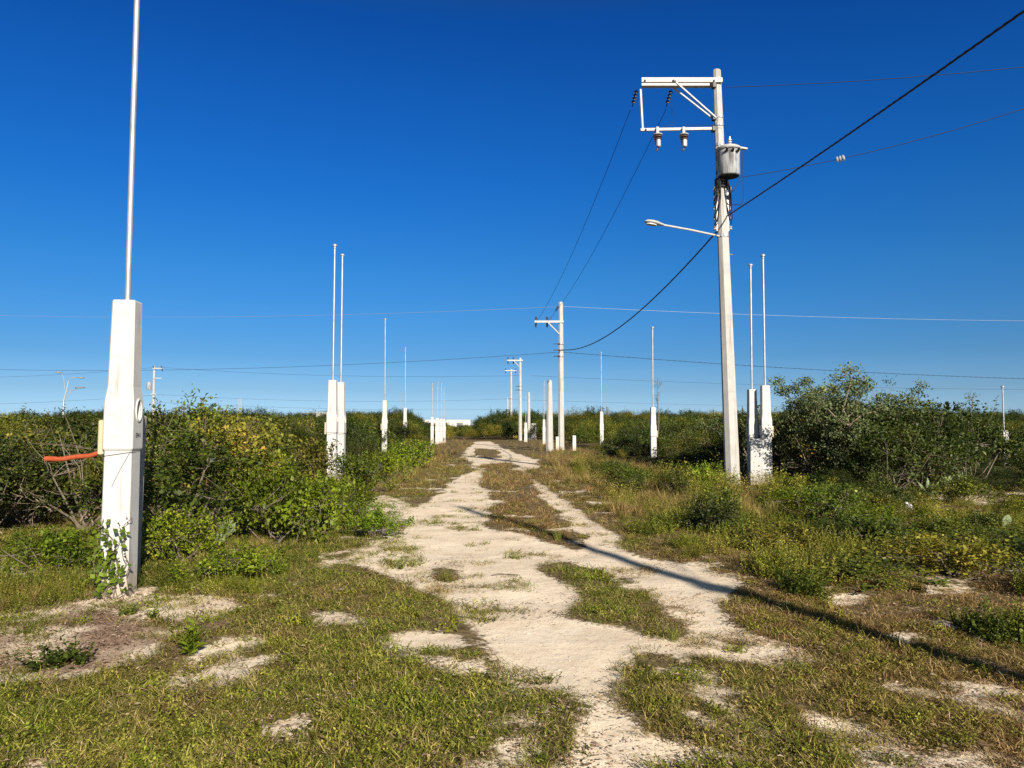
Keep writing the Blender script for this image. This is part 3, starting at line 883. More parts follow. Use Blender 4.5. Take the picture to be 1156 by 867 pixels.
pl_ = [
    (375.5, 21.0, 2.80, 6.45, 'left post of the white pair left of the track, touching its twin', 1, 1.0),
    (384.5, 21.5, 2.78, 6.30, 'right post of the white pair left of the track', 1, .98),
    (434.5, 38., 2.78, 6.75, 'single white meter post right of the left hand pair', 1, .95),
    (457.5, 54., 2.75, 6.9, 'slim white meter post at the left verge, between the single one and the distant cluster', 1, .95),
    (849.0, 20.8, 2.53, 5.85, 'left post of the white pair standing behind the tall transformer pole', -1, .97),
    (864.0, 20.5, 2.62, 6.05, 'right post of the white pair behind the transformer pole, beside grey tree', -1, 1.0),
    (737.0, 31., 2.29, 5.45, 'white meter post in the right thicket next to a bare sapling', -1, .9),
    (679.0, 50., 2.42, 6.2, 'thin white meter post in the right thicket below a far wire', -1, .95),
    (488.0, 58., 2.15, 4.6, 'leftmost and frontmost post of the distant white cluster', 1, .9),
    (493.8, 62., 2.1, 4.9, 'second from left in the distant white post cluster', 1, 1.2),
    (498.0, 64., 2.05, 4.9, 'third from left in the distant white post cluster', 1, 1.2),
    (501.3, 67., 2.05, 4.7, 'rightmost post of the distant white cluster', 1, 1.2),
    (593.5, 70., 1.75, 4.2, 'short distant white meter post between two far poles on the right', -1, 1.1),
    (614.0, 62., 2.0, 5.0, 'distant white meter post tight behind the thick stub pole', -1, .9),
    (1132.5, 30., 1.36, 3.0, 'lone white meter post rising from bushes at far right', -1, 1.0)]
for i, (px, Yd, zt, zp, lb, sd, sw) in enumerate(pl_):
    meter_post(px, Yd, zt, zp, lb, MP, sd, sw, random.uniform(-.05, .12), full=Yd < 40)

# pale stubs without pipes
def stub(px, Yd, zt, w, label, name='concrete_stub', mat='white', cat='stub post'):
    x = (px - CX) / F * Yd
    mb = MB(); mb.loft([cring(w * 1.12, w * 1.1, w * .12, -.1), cring(w, w, w * .12, zt - .03), cring(w * .86, w * .86, w * .1, zt)])
    return tag(mb.build(name, M[mat], None, (x, Yd, 0)), label, cat, 'short concrete stubs')


stub(629, 47, .85, .19, 'short white stub just left of the second utility pole foot')
stub(648, 47, .92, .21, 'short white stub just right of the second utility pole foot')
stub(602.5, 80, 1.7, .5, 'broad short white stub in the far thicket right of track')
stub(581.5, 88, .95, .5, 'short yellow stub at the foot of the far poles', 'marker_post', 'yellow', 'marker')
stub(481.5, 80, 1.0, .3, 'tiny white stub left of the distant post cluster')

# bare concrete slabs standing by the posts
def slab(px, Yd, zt, w, d, rz, label, mat='rawconcrete'):
    x = (px - CX) / F * Yd
    mb = MB(); mb.box((0, 0, zt / 2 - .1), (w, d, zt + .2), bev=.01)
    o = mb.build('concrete_slab_post', M[mat], None, (x, Yd, 0)); o.rotation_euler = (0, R(1.), rz)
    return tag(o, label, 'slab post', 'bare concrete slab posts')


slab(150.5, by + .75, 1.69, .20, .07, R(4), 'grey concrete slab post standing close behind the nearest white post')
slab(853.0, 20.3, 1.22, .34, .20, R(-14), 'low whitewashed slab in front of the white pair by the transformer pole', 'white')

# ------------------------------------------------------------------ utility poles
def ins_string(mb, p, d, n=4, r=.055, s=.085):
    """disc insulators along d"""
    d = Vector(d).normalized(); q = d.to_track_quat('Z', 'Y').to_matrix()
    mb.tube([p, Vector(p) + d * (s * (n + 1.2))], .014, 6)
    for k in range(n):
        c = Vector(p) + d * (s * (k + .8))
        mb.lathe(c, [(.02, -.03), (r, -.01), (r * .9, .012), (.022, .03)], 10, q)


def shaft(h, r0, r1, n=8):
    mb = MB(); return mb.loft([[Vector((r * math.cos(2 * math.pi * (k + .5) / n), r * math.sin(2 * math.pi * (k + .5) / n), z)) for k in range(n)] for r, z in ((r0, -.2), (r0 + (r1 - r0) * .5, h * .5), (r1, h - .03), (r1 * .85, h))])


UG = 'concrete utility poles along the right side'
# --- the main one
D0 = 20.1
bp_ = P(826, 480, D0)
PX, PY = bp_.x, D0
ptop = P(809, 79, D0)
t = thing('utility_pole', 'tall concrete utility pole carrying a grey transformer and street lamp', 'utility pole', (PX, PY, 0), 0, UG)
hT = ptop.z
lean = (ptop.x - PX) / hT


def L0(px, py, dy=0.):
    """local point on the main pole"""
    p = P(px, py, D0 + dy); return Vector((p.x - PX, dy, p.z))


sh = shaft(hT, .20, .105)
sh.v = [(x_ + lean * z_, y_, z_) for x_, y_, z_ in sh.v]
sh.build('pole_shaft', M['concrete'], t)
ca = MB()
a0, a1 = L0(724, 91, -.13), L0(815.5, 90, -.13)
ca.box((a0 + a1) / 2, ((a1 - a0).length, .07, .13), bev=.008)
ca.build('crossarm', M['arm'], t)
ca = MB(); a0, a1 = L0(724, 96.5, .14), L0(806, 96, .14)
ca.box((a0 + a1) / 2, ((a1 - a0).length, .07, .13), bev=.008); ca.build('crossarm', M['arm'], t)
ca = MB(); a0, a1 = L0(723, 146.6, -.10), L0(806, 145.2, -.10)
ca.box((a0 + a1) / 2, ((a1 - a0).length, .06, .075), Matrix.Rotation(-math.atan2(a1.z - a0.z, a1.x - a0.x), 3, 'Y'), bev=.006); ca.build('crossarm', M['arm'], t)
MB().tube([L0(723, 101, -.06), L0(725.5, 147, -.08)], .035, 6).build('hanger_strut', M['arm'], t)
MB().tube([L0(762, 92, -.18), L0(808.5, 133, -.16)], .030, 6).build('brace', M['arm'], t)
MB().tube([L0(760, 99, .18), L0(806, 135, .16)], .030, 6).build('brace', M['arm'], t)
for yy in (90, 132.5, 141.5, 164, 201, 266.5):
    p = L0(810, yy); fx_ = lean * p.z
    r_ = .20 + (.105 - .20) * p.z / hT + .012
    MB().lathe((fx_, 0, p.z), [(r_ - .004, -.035), (r_, -.03), (r_, .03), (r_ - .004, .035)], 12).build('clamp_band', M['steel'], t)
for px_, e in ((719, (712, 122)), (758, (752, 122))):
    mb = MB(); p = L0(px_, 101, .12); ins_string(mb, p, Vector((-.10, .75, -.50)), 4, .06, .10)
    mb.build('insulator', M['dark'], t)
for yy, xx in ((96.5, 806), (145.5, 805.5), (133, 806)):
    MB().box(L0(xx, yy, -.08), (.10, .16, .15), bev=.01).build('pole_bracket', M['dark'], t)
for px_, yy, dy in ((728, 91, -.17), (760, 91, -.17), (806, 91, -.17), (762, 92, -.22), (729, 146.5, -.135), (742, 146.3, -.135)):
    p = L0(px_, yy, dy); MB().lathe(p, [(.03, -.012), (.03, .012)], 6, Matrix.Rotation(R(90), 3, 'X')).build('bolt', M['hole'], t)
# fuse cutouts under the lower arm
for px_ in (742, 771.5):
    top = L0(px_, 147, -.16)
    fcu = MB().box(top + Vector((0, 0, -.02)), (.075, .11, .20), bev=.01).lathe(top + Vector((0, -.05, -.13)), [(.04, -.03), (.12, -.02), (.125, .0), (.05, .03)], 12).build('fuse_cutout', M['arm'], t)
    mb = MB()
    for k_ in range(4):
        mb.lathe(top + Vector((0, -.05, -.20 - .06 * k_)), [(.05, -.03), (.115 - .012 * k_, -.01), (.115 - .012 * k_, .005), (.05, .025)], 12)
    mb.build('insulator_skirt', M['porcelain'], fcu)
    MB().lathe(top + Vector((.01, -.09, -.36)), [(.05, -.12), (.065, -.10), (.065, .06), (.04, .08)], 10).build('fuse_tube', M['greyporc'], fcu)
    MB().tube([top + Vector((0, -.06, -.46)), top + Vector((-.02, -.06, -.55)), top + Vector((-.04, -.06, -.60))], [.03, .028, .016], 6).build('fuse_tail', M['dark'], fcu)
# transformer tank
tc = L0(822.5, 183, -.24)
tk = MB().lathe(tc, [(.27, -.37), (.285, -.35), (.285, .20), (.29, .205), (.29, .225), (.285, .23), (.285, .30)], 22).build('transformer', M['tank'], t, smooth=True)
MB().lathe(tc + Vector((0, 0, .30)), [(.315, 0), (.33, .02), (.33, .055), (.26, .10), (.10, .135), (.02, .14)], 22).build('tank_lid', M['arm'], tk, smooth=True)
MB().lathe(tc + Vector((0, 0, -.37)), [(.262, -.02), (.268, .0)], 22).build('tank_bottom', M['hole'], tk)
MB().box(tc + Vector((.30, -.05, .36)), (.36, .10, .05), Matrix.Rotation(R(10), 3, 'Y'), bev=.01).box(tc + Vector((.22, -.1, .24)), (.09, .06, .12), bev=.01).build('lid_bracket', M['arm'], tk)
mb = MB()
for k_ in range(3): mb.lathe(tc + Vector((.04, 0, .47 + .06 * k_)), [(.03, -.03), (.055, -.01), (.055, .01), (.03, .03)], 10)
mb.tube([tc + Vector((.04, 0, .4)), tc + Vector((.04, 0, .68))], .022, 6).build('bushing', M['greyporc'], tk)
for dx in (-.13, .03, .17):
    MB().tube([tc + Vector((dx, -.27, .20)), tc + Vector((dx, -.345, .24)), tc + Vector((dx, -.40, .25))], [.038, .032, .016], 8).build('low_voltage_bushing', M['dark'], tk)
for z_ in (.15, -.22): MB().box(tc + Vector((-.22, .2, z_)), (.10, .12, .10)).build('pole_bracket', M['dark'], tk)
# secondary rack of spools
rx = lean * L0(815, 225).z
for k_ in range(5):
    z_ = L0(815, 214 + 11 * k_).z
    for sx in (-.20, .21):
        MB().lathe((rx + sx, -.05, z_), [(.02, -.055), (.05, -.04), (.03, 0), (.05, .04), (.02, .055)], 10).build('spool_insulator', M['greyporc'], t)
for sx in (-.20, .21):
    MB().box((rx + sx * .72, -.05, L0(815, 236).z), (.03, .05, 1.22)).build('spool_rack', M['steel'], t)
# jumper cables round the rack
rs = random.Random(4)
jm = MB()
for k_ in range(22):
    z0 = L0(815, rs.uniform(200, 218)).z; z1 = L0(815, rs.uniform(215, 262)).z
    s0 = rs.choice((-1, 1)); aa = rs.uniform(.10, .18)
    jm.tube([(rx + s0 * .08, -.22, z0), (rx + s0 * aa, -.24 - rs.random() * .08, (z0 * .6 + z1 * .4) + rs.uniform(-.1, .1)), (rx + s0 * (aa + .05), -.15, z1 + .1), (rx + s0 * .22, -.06, z1)], .013, 5)
for k_ in range(4):
    z0 = L0(815, 203 + 3 * k_).z
    jm.lathe((rx, 0, z0), [(.165, -.02), (.185, -.01), (.185, .01), (.165, .02)], 12)
jm.tube([tc + Vector((.34, -.05, .34)), tc + Vector((.36, -.04, -.2)), tc + Vector((.36, -.05, -1.0)), tc + Vector((.30, -.05, -1.15)), (rx + .22, -.06, L0(815, 232).z)], .010, 5)
jm.tube([tc + Vector((.20, -.05, -.37)), tc + Vector((.22, -.06, -.55)), tc + Vector((.10, -.06, -.75)), (rx + .15, -.2, L0(815, 224).z)], .012, 5)
jm.tube([tc + Vector((.04, 0, .68)), tc + Vector((-.1, .05, 1.0)), L0(772, 141, -.1), L0(771, 146, -.15)], .005, 4)
jm.tube([L0(756, 118, .5), L0(762, 133, .3), L0(760, 140, .1), L0(742, 146, -.12)], .005, 4)
jm.build('jumper_cables', M['cable'], t)
# street lamp
la = MB(); p0 = L0(812, 266.5, -.12); p1 = L0(746, 253.5, -.55)
la.tube([p0, p0 * .5 + p1 * .5 + Vector((0, 0, .012)), p1], .028, 8); lamp = la.build('lamp_arm', M['arm'], t, smooth=True)
dl = (p1 - p0).normalized(); qx = dl.to_track_quat('X', 'Z').to_matrix()
hd = MB(); rings = []
for s_, w2, h2 in ((-.08, .035, .035), (.02, .06, .05), (.12, .11, .07), (.28, .125, .075), (.40, .095, .055), (.45, .04, .02)):
    rings.append([p1 + qx @ Vector((s_, w2 * math.cos(2 * math.pi * k_ / 12), h2 * math.sin(2 * math.pi * k_ / 12) * (1 if math.sin(2 * math.pi * k_ / 12) > 0 else .55))) for k_ in range(12)])
hd.loft(rings); hd.build('lamp_head', M['arm'], lamp, smooth=True)
gl = MB(); gl.loft([[p1 + qx @ Vector((.26 + .15 * math.cos(2 * math.pi * k_ / 12), .09 * math.sin(2 * math.pi * k_ / 12), -.036 - dz)) for k_ in range(12)] for dz in (0, .022)]); gl.build('lamp_lens', M['glass'], lamp)


def far_pole(px, Yd, ytop, r0, r1, label, arm=None, arm_y=0, brace=True, name='utility_pole', group=UG, double=False, rack=None):
    b = P(px, 479, Yd); tp = P(px, ytop, Yd)
    t = thing(name, label, 'utility pole', (b.x, Yd, 0), 0, group)
    shaft(tp.z, r0, r1).build('pole_shaft', M['concrete'], t)
    sc = Yd / F
    if arm:
        za = P(px, arm_y, Yd).z
        x0, x1 = arm[0] * sc, arm[1] * sc
        MB().box(((x0 + x1) / 2, -.15, za), (abs(x1 - x0), .09, .14), bev=.01).build('crossarm', M['arm'], t)
        if brace:
            xm = arm[0] * sc * .5
            MB().tube([(xm, -.19, za - .05), (-.1, -.17, za - abs(xm) * .95)], .045, 6).build('brace', M['arm'], t)
        for xx in ([x0 + .1, x0 * .52] if not double else [x0 + .1, x1 - .1]):
            mb = MB(); mb.tube([(xx, -.15, za), (xx, -.15, za + .28)], .022, 6)
            for k_ in range(3): mb.lathe((xx, -.15, za + .14 + .07 * k_), [(.04, -.03), (.085, -.01), (.085, .01), (.04, .03)], 10)
            mb.build('insulator', M['porcelain'], t)
            mb = MB(); ins_string(mb, (xx, -.10, za - .06), (0, .6, -.6), 3, .07, .10); mb.build('insulator', M['dark'], t)
    for yy in (rack or []):
        z_ = P(px, yy, Yd).z
        MB().lathe((0, 0, z_), [(r1 + .05, -.06), (r1 + .07, -.04), (r1 + .07, .04), (r1 + .05, .06)], 10).build('clamp_band', M['steel'], t)
        MB().tube([(-.05, -.2, z_), (-.3, -.25, z_ - .02), (-.48, -.25, z_ - .05)], .03, 5).build('wire_bracket', M['dark'], t)
    return t, b, tp


t2, b2, tp2 = far_pole(633.5, 48., 341, .205, .14, 'second utility pole along the track, single crossarm reaching left', (-30, 3), 363.5, rack=(388, 395, 402))
mb = MB(); ins_string(mb, (-.12, -.1, tp2.z - .25), (-.4, .3, -.55), 3, .09, .11); mb.build('insulator', M['dark'], t2)
far_pole(587.3, 76., 404, .19, .12, 'third utility pole, further off with a short crossarm reaching left', (-15, 3), 407, rack=(436, 440))
far_pole(577, 104., 417, .19, .12, 'far utility pole with a level crossarm, left of the third pole', (-7, 6), 418.5, False, double=True, rack=(450,))
far_pole(573, 112., 449, .16, .10, 'farthest slim utility pole at the track end, no crossarm')
far_pole(597, 80., 443, .19, .13, 'bare stub pole without crossarm between third and second poles', name='stub_pole')
st, sb, stp = far_pole(620.5, 46., 430.5, .24, .15, 'thick tapered pale stub pole left of the second utility pole', name='stub_pole')
MB().lathe((0, 0, stp.z), [(.16, -.02), (.10, .08), (.03, .1)], 8).build('cap', M['arm'], st)
# distant line at left, across the scrub
tl, bl, tpl = far_pole(172.5, 92., 413, .19, .12, 'distant utility pole with crossarms and transformer beyond the left thicket', (-1, 10), 416, False, double=True, group=UG, rack=())
za = P(172, 427, 92).z
MB().box((.5, -.15, za), (1.0, .08, .10)).build('crossarm', M['arm'], tl)
MB().lathe((-.42, -.3, P(172, 436, 92).z), [(.25, -.45), (.27, -.4), (.27, .4), (.2, .5), (.05, .55)], 12).build('transformer', M['tank'], tl, smooth=True)
MB().box((.1, -.2, P(172, 445, 92).z), (.7, .1, .1)).build('spool_rack', M['arm'], tl)

# the pole behind the camera whose shadow lies across the track
T0 = np.array(G(517, 571)); A0 = np.array(G(900, 690))
sdir = (T0 - A0) / np.linalg.norm(T0 - A0)                      # the way shadows run on the ground
EL = R(24.5)
HB = 10.9
BB = T0 - sdir * HB / math.tan(EL)
tb = thing('utility_pole', 'utility pole behind the viewpoint whose long shadow crosses the track', 'utility pole', (BB[0], BB[1], 0), 0, UG)
shaft(HB, .165, .085).build('pole_shaft', M['concrete'], tb)
MB().lathe((0, 0, 7.2), [(.15, -.05), (.175, -.04), (.175, .04), (.15, .05)], 12).build('clamp_band', M['steel'], tb)

# the pole off to the right that the two bare wires run to
OX, OY = 34., 15.
to = thing('utility_pole', 'utility pole outside the frame at right that two bare wires run to', 'utility pole', (OX, OY, 0), 0, UG)
shaft(12.5, .20, .12).build('pole_shaft', M['concrete'], to)
MB().box((0, -.15, 12.2), (1.6, .08, .12), bev=.01).build('crossarm', M['arm'], to)

# ------------------------------------------------------------------ wires
def cat(p0, p1, sag, n=28):
    p0, p1 = Vector(p0), Vector(p1)
    return [p0.lerp(p1, k / n) - Vector((0, 0, sag * 4 * (k / n) * (1 - k / n))) for k in range(n + 1)]


def wire(p0, p1, sag, r, label, mat='wiredark', n=28, group=None, name='overhead_wire'):
    mb = MB().tube(cat(p0, p1, sag, n), r, 5)
    return tag(mb.build(name, M[mat]), label, 'wire', group)


def twisted(p0, p1, sag, r, label, turns, n=170, strands=3, group=None):
    pts = cat(p0, p1, sag, n); mb = MB()
    for s in range(strands):
        q = []
        for k_, p in enumerate(pts):
            a = 2 * math.pi * (turns * k_ / n + s / strands)
            q.append(p + Vector((math.cos(a) * r * .9, 0, math.sin(a) * r * .9)))
        mb.tube(q, r, 4)
    return tag(mb.build('overhead_cable', M['cable']), label, 'cable', group)


def W0(px, py, dy=0.): return L0(px, py, dy) + Vector((PX, PY, 0))


# primaries, main pole to second pole
wire(W0(712, 123, .5), P(605, 364, 47.9), .55, .0085, 'leftmost bare wire from main pole crossarm down to the second pole', group='bare wires between the first two poles')
wire(W0(752, 123, .5), P(617.5, 364, 47.9), .55, .0085, 'bare wire from mid crossarm of main pole to the second pole', group='bare wires between the first two poles')
# low-voltage bundle
zc = W0(815, 243).z
twisted((PX + lean * zc + .1, PY - .1, zc - .05), (BB[0], BB[1] + .2, 7.25), .25, .012, 'thick black twisted cable rising from transformer pole to upper right corner', 46)
twisted((PX + lean * zc - .1, PY, W0(811, 259).z), (b2.x, 47.8, P(633, 395, 48).z), .95, .015, 'thick black twisted cable sagging from transformer pole to the second pole', 46)
# wires that leave to the right
pA = W0(818, 98.5, -.1); q = P(1156, 70, 17.2)
e = pA + (q - pA) * 1.9
wire(pA, (e.x, e.y, e.z + .25), .25, .008, 'bare wire leaving the pole top to the right', 'wiredark', group='bare wires leaving to the right')
pB = W0(834, 200.5, -.1); q = P(1156, 110, 17.2); e = pB + (q - pB) * 1.9
wB = wire(pB, (e.x, e.y, e.z + .55), .55, .009, 'dark bare wire with a white insulator, leaving the transformer to the right', group='bare wires leaving to the right')
mid = P(949, 177.5, 19.0)
best = min(cat(pB, (e.x, e.y, e.z + .55), .55, 200), key=lambda v: (topix(v.x, v.y, v.z)[0] - 949) ** 2)
im = MB(); dW = (Vector(e) - pB).normalized(); qz = dW.to_track_quat('Z', 'Y').to_matrix()
for k_ in range(3): im.lathe(best + dW * (.07 * (k_ - 1)), [(.025, -.035), (.075, -.015), (.075, .015), (.025, .035)], 10, qz)
im.build('strain_insulator', M['porcelain'] if False else M['greyporc'], wB)
MB().tube([pA, pA + (q - pA).normalized() * .25], .03, 6).build('end_clamp', M['steel'], t)
# cross lines at the second pole
g_ = 'wires crossing the sky at the second pole'
p2 = Vector((b2.x, 47.9, P(633, 346, 48).z))
wire(p2, P(1400, 362, 50), .35, .009, 'pale wire running right from the second pole top', 'wire', group=g_)
wire(p2 + Vector((0, 0, -.02)), P(-120, 352, 62), .55, .009, 'pale wire running left from the second pole top', 'wire', group=g_)
p3 = Vector((b2.x, 47.9, P(633, 397.5, 48).z))
twisted(p3, P(1450, 432, 52), .5, .010, 'slack twisted wire running right from the second pole', 60, 150, 2, group=g_)
wire(p3, P(-150, 412, 60), .75, .011, 'dark wire running left from the second pole', group=g_)
g_ = 'distant lines over the scrub'
pL = Vector((bl.x, 92, P(172, 414, 92).z))
wire(pL, P(587, 424, 77), .5, .011, 'distant wire from the left transformer pole to the third pole', group=g_)
wire(P(600, 424, 77), P(1500, 436, 84), .8, .012, 'distant wire right of the third pole low over the scrub', group=g_)
wire(pL + Vector((0, 0, -.1)), P(-200, 424, 92), .7, .012, 'distant wire from the left transformer pole leaving left', group=g_)
wire(Vector((bl.x, 92, P(172, 445, 92).z)), P(578, 450, 104), .6, .012, 'low distant wire from left transformer pole to the far poles', group=g_)
wire(Vector((bl.x, 92, P(172, 446, 92).z)), P(-200, 455, 92), .6, .012, 'low distant wire from left transformer pole leaving left', group=g_)
wire(P(578, 451, 104), P(1500, 462, 110), .6, .012, 'lowest distant wire right of the far poles', group=g_)
wire(Vector((bl.x, 92, P(172, 454, 92).z)), P(573, 462, 112), .4, .012, 'lowest distant wire left of the farthest pole', group=g_)

# ------------------------------------------------------------------ far small structures
dL = 100.
b = P(71, 479, dL); z = lambda y: P(71, y, dL).z
tl_ = thing('street_lamp', 'distant street lamp with three curved arms above the left thicket', 'street lamp', (b.x, dL, 0))
MB().tube([(0, 0, 0), (0, 0, z(452)), (.35, 0, z(440)), (.55, 0, z(430)), (.9, 0, z(427)), (1.6, 0, z(425.5))], [.12, .09, .07, .06, .05, .05], 8).build('lamp_post', M['lampgrey'], tl_)
for x_, y_, sx in ((-.75, 420.6, 1), (2.2, 426.4, 1), (2.1, 437.6, 1.5)):
    MB().lathe((x_, 0, z(y_)), [(.15 * sx, -.08), (.38 * sx, -.05), (.40 * sx, .04), (.15 * sx, .12)], 12).build('lamp_head', M['lampgrey'], tl_)
MB().tube([(.1, 0, z(452)), (.6, 0, z(446)), (1.0, 0, z(441)), (1.6, 0, z(438.5))], .05, 6).build('lamp_arm', M['lampgrey'], tl_)
MB().tube([(.1, 0, z(440)), (-.05, 0, z(428)), (-.35, 0, z(422))], .04, 6).build('lamp_arm', M['lampgrey'], tl_)

dM = 170.
b = P(270, 479, dM); zt = P(270, 450, dM).z
tm = thing('lattice_mast', 'distant slim lattice mast above the left thicket', 'mast', (b.x, dM, 0))
for sx, sy in ((-1, -1), (1, -1), (1, 1), (-1, 1)):
    MB().tube([(sx * .35, sy * .35, 0), (sx * .25, sy * .25, zt)], .035, 5).build('leg', M['arm'], tm)
for sy in (-1, 1):
    MB().tube([((.33 if k_ % 2 else -.33) * sy, .36 * sy, zt * k_ / 9) for k_ in range(10)], .025, 4).build('lattice_bracing', M['arm'], tm)

dB = 120.
def house(px0, px1, ytop, Yd, label, roofpart=None):
    x0 = (px0 - CX) / F * Yd; x1 = (px1 - CX) / F * Yd; zt = P(px0, ytop, Yd).z
    t = thing('white_building', label, 'building', ((x0 + x1) / 2, Yd, 0))
    w = x1 - x0; d = min(7., max(4., w))
    MB().box((0, d / 2, zt / 2), (w, d, zt)).build('wall', M['buildwhite'], t)
    MB().box((0, d / 2, zt + .08), (w + .12, d + .12, .16)).build('parapet', M['buildwhite'], t)
    return t, w, d, zt
tw, w, d, zt = house(357, 381, 466.5, dB, 'distant white house with a dark porch roof beyond the left pair of posts')
MB().box((-w / 2 - 1.2, 2, zt + .02), (2.3, 4.4, .12)).build('porch_roof', M['buildgrey'], tw)
for sx in (-2.1, -.5): MB().box((-w / 2 - .1 + sx, .1, zt / 2), (.16, .16, zt)).build('porch_column', M['buildgrey'], tw)
tw, w, d, zt = house(474, 531, 474.8, 150., 'long low white building beyond the end of the track')
for k_ in range(3): MB().box((-w / 2 + 1.8 + 3 * k_, -.004, zt - .85), (1.2, .05, .9)).build('window', M['buildgrey'], tw)

# ------------------------------------------------------------------ shrubs, each its own thing
def crowd(poly, n, spacing, box, keep=None, pts=None):
    out = [] if pts is None else list(pts)
    st_ = len(out)
    for _ in range(n):
        x_ = random.uniform(box[0], box[1]); y_ = random.uniform(box[2], box[3])
        if not inpoly(np.array(x_), np.array(y_), poly): continue
        if keep and not keep(x_, y_): continue
        if any((x_ - a) ** 2 + (y_ - b_) ** 2 < spacing ** 2 for a, b_ in out): continue
        out.append((x_, y_))
    return out[st_:]


def put_shrub(key, x_, y_, s, sz, label, group=None, mat=None, parts=True, name='shrub', cat='shrub'):
    fol, brn, lm = PROTO[key]
    t = thing(name, label, cat, (x_, y_, float(gz(x_, y_)) - .02), random.uniform(0, 2 * math.pi), group)
    t.scale = (s, s, sz)
    o = link('foliage', fol, t)
    if mat:
        o.material_slots[0].link = 'OBJECT'; o.material_slots[0].material = M[mat]
    if parts:
        link('branches', brn, t)
    return t


def dist_edge(x_, y_, poly, n):
    """distance to the first n edges of the outline (the ones facing the track)"""
    m = 1e9
    for i in range(n):
        ax, ay = poly[i]; bx_, by_ = poly[i + 1]
        dx, dy = bx_ - ax, by_ - ay; u = max(0, min(1, ((x_ - ax) * dx + (y_ - ay) * dy) / (dx * dx + dy * dy)))
        m = min(m, math.hypot(x_ - ax - u * dx, y_ - ay - u * dy))
    return m


LOOK = {'deep': 'deep green', 'dark': 'mid green', 'olive': 'olive', 'dry': 'half bare'}


def kinds(x_, y_, left):
    v = float(fbm(np.array(x_ * .22), np.array(y_ * .22), 7 if left else 8))
    u = random.random(); v = .5 * v + .5 * random.random() * .9
    if left:
        if random.random() < (.66 if x_ + .56 * y_ < 0 else .38): return 'deep'
        return 'olive' if v + .25 * u > (.60 if -5.5 < x_ + .27 * y_ < 1.2 else .60) else ('dry' if u > .95 else 'dark')
    if random.random() < (.70 if x_ > .33 * y_ else .35): return 'deep'
    return 'olive' if v + .30 * u > .68 else ('dry' if u > .96 else 'dark')


TH = {}
for side, poly, box, ne in (('left', THICK_L, (-15, -4, 10.2, 46), 9), ('right', THICK_R, (4.5, 21, 17, 46), 7)):
    pts = crowd(poly, 5200, 1.18, box, lambda a, b_: dist_edge(a, b_, poly, ne) < 5.0 and abs(a) < .80 * b_ + 1.5 and dist_edge(a, b_, poly, ne) > .35)
    TH[side] = pts
SIGHT = [(358, 398, 21.2), (426, 444, 38), (450, 465, 53), (612, 628, 44), (626, 642, 46), (670, 690, 49), (725, 751, 31.4), (812, 838, 20), (838, 880, 20.6), (1126, 1139, 29.5), (484, 505, 67)]


def inlane(px_, y_, pad):
    return any(a - pad < px_ < b_ + pad and y_ < ym for a, b_, ym in SIGHT)


def rise(px_, de, side):
    if side == 'right': k = .52 + .17 * de if px_ < 862 else .80 + .25 * de
    else: k = .85 + .2 * de if px_ < 330 else .50 + .2 * de
    return min(1., k) * (.90 if side == 'left' else .96)


shrubs = []
for side in ('left', 'right'):
    for x_, y_ in TH[side]:
        px_, _ = topix(np.array(x_), np.array(y_)); px_ = float(px_)
        k_ = kinds(x_, y_, side == 'left')
        sz = random.uniform(.74, 1.16)
        if side == 'right':
            if px_ > 880 and y_ < 24: sz *= 1.10; k_ = 'deep' if random.random() < .6 else k_
            if px_ > 1095: sz *= .62
            if px_ < 860: sz *= .93
        else:
            if y_ > 24: k_ = random.choice(('dark', 'deep')) if random.random() < .8 else k_
        de = dist_edge(x_, y_, THICK_L if side == 'left' else THICK_R, 9 if side == 'left' else 7)
        sz *= rise(px_, de, side)
        if inlane(px_, y_, 560 / y_): sz *= .36
        tq = 20.5 - y_
        if side == 'right' and -.2 < tq < 4 and -.9 < x_ - (6.5 + .42 * tq) < 1.0: sz *= .45
        shrubs.append(dict(x=x_, y=y_, px=px_, k=k_, sz=sz, side=side, de=de))
# landmarks that the front row is described by
LM = {'left': [(0, 'at the left edge of the view'), (90, 'behind the orange hose'), (170, 'just behind the nearest white post'), (260, 'between the nearest post and the white pair'),
               (345, 'just left of the white pair of posts'), (400, 'right of the white pair of posts'), (440, 'around the single white post'), (475, 'near the slim white post at the verge')],
      'right': [(650, 'right of the second utility pole'), (700, 'between the thin post and the sapling'), (745, 'around the white post beside the sapling'), (800, 'left of the transformer pole'), (845, 'behind the transformer pole'),
                (900, 'right of the white pair by the transformer pole'), (960, 'under the grey leaved tree'), (1050, 'right of the grey leaved tree'), (1120, 'near the lone white post at far right')]}
ORD = ['', 'second ', 'third ', 'fourth ', 'fifth ', 'sixth ']
cnt = {}
shrubs.sort(key=lambda s: (s['side'], s['de'] > 1.6, s['px']))
for i, s in enumerate(shrubs):
    lm = min(LM[s['side']], key=lambda a: abs(a[0] - s['px']))[1]
    front = s['de'] <= 1.6 and -40 < s['px'] < 1200
    key = (s['side'], front, s['k'], lm)
    n_ = cnt.get(key, 0); cnt[key] = n_ + 1
    if front and n_ < 6:
        lb = f"{ORD[n_].strip()} (from left) {LOOK[s['k']]} front shrub {lm}" if n_ else f"leftmost {LOOK[s['k']]} front shrub {lm}"
        grp = f"{s['side']} thicket shrubs in the front row"
    else:
        lb = f"{LOOK[s['k']]} shrub deeper in the {s['side']} thicket, merging with its neighbours"
        grp = f"{LOOK[s['k']]} shrubs inside the {s['side']} thicket"
    kk = s['k'] + str(random.randrange(3) if s['k'] != 'dry' else 0)
    put_shrub(kk, s['x'], s['y'], random.uniform(.9, 1.2) * (1 if s['sz'] > .6 else .72), s['sz'], lb, grp)

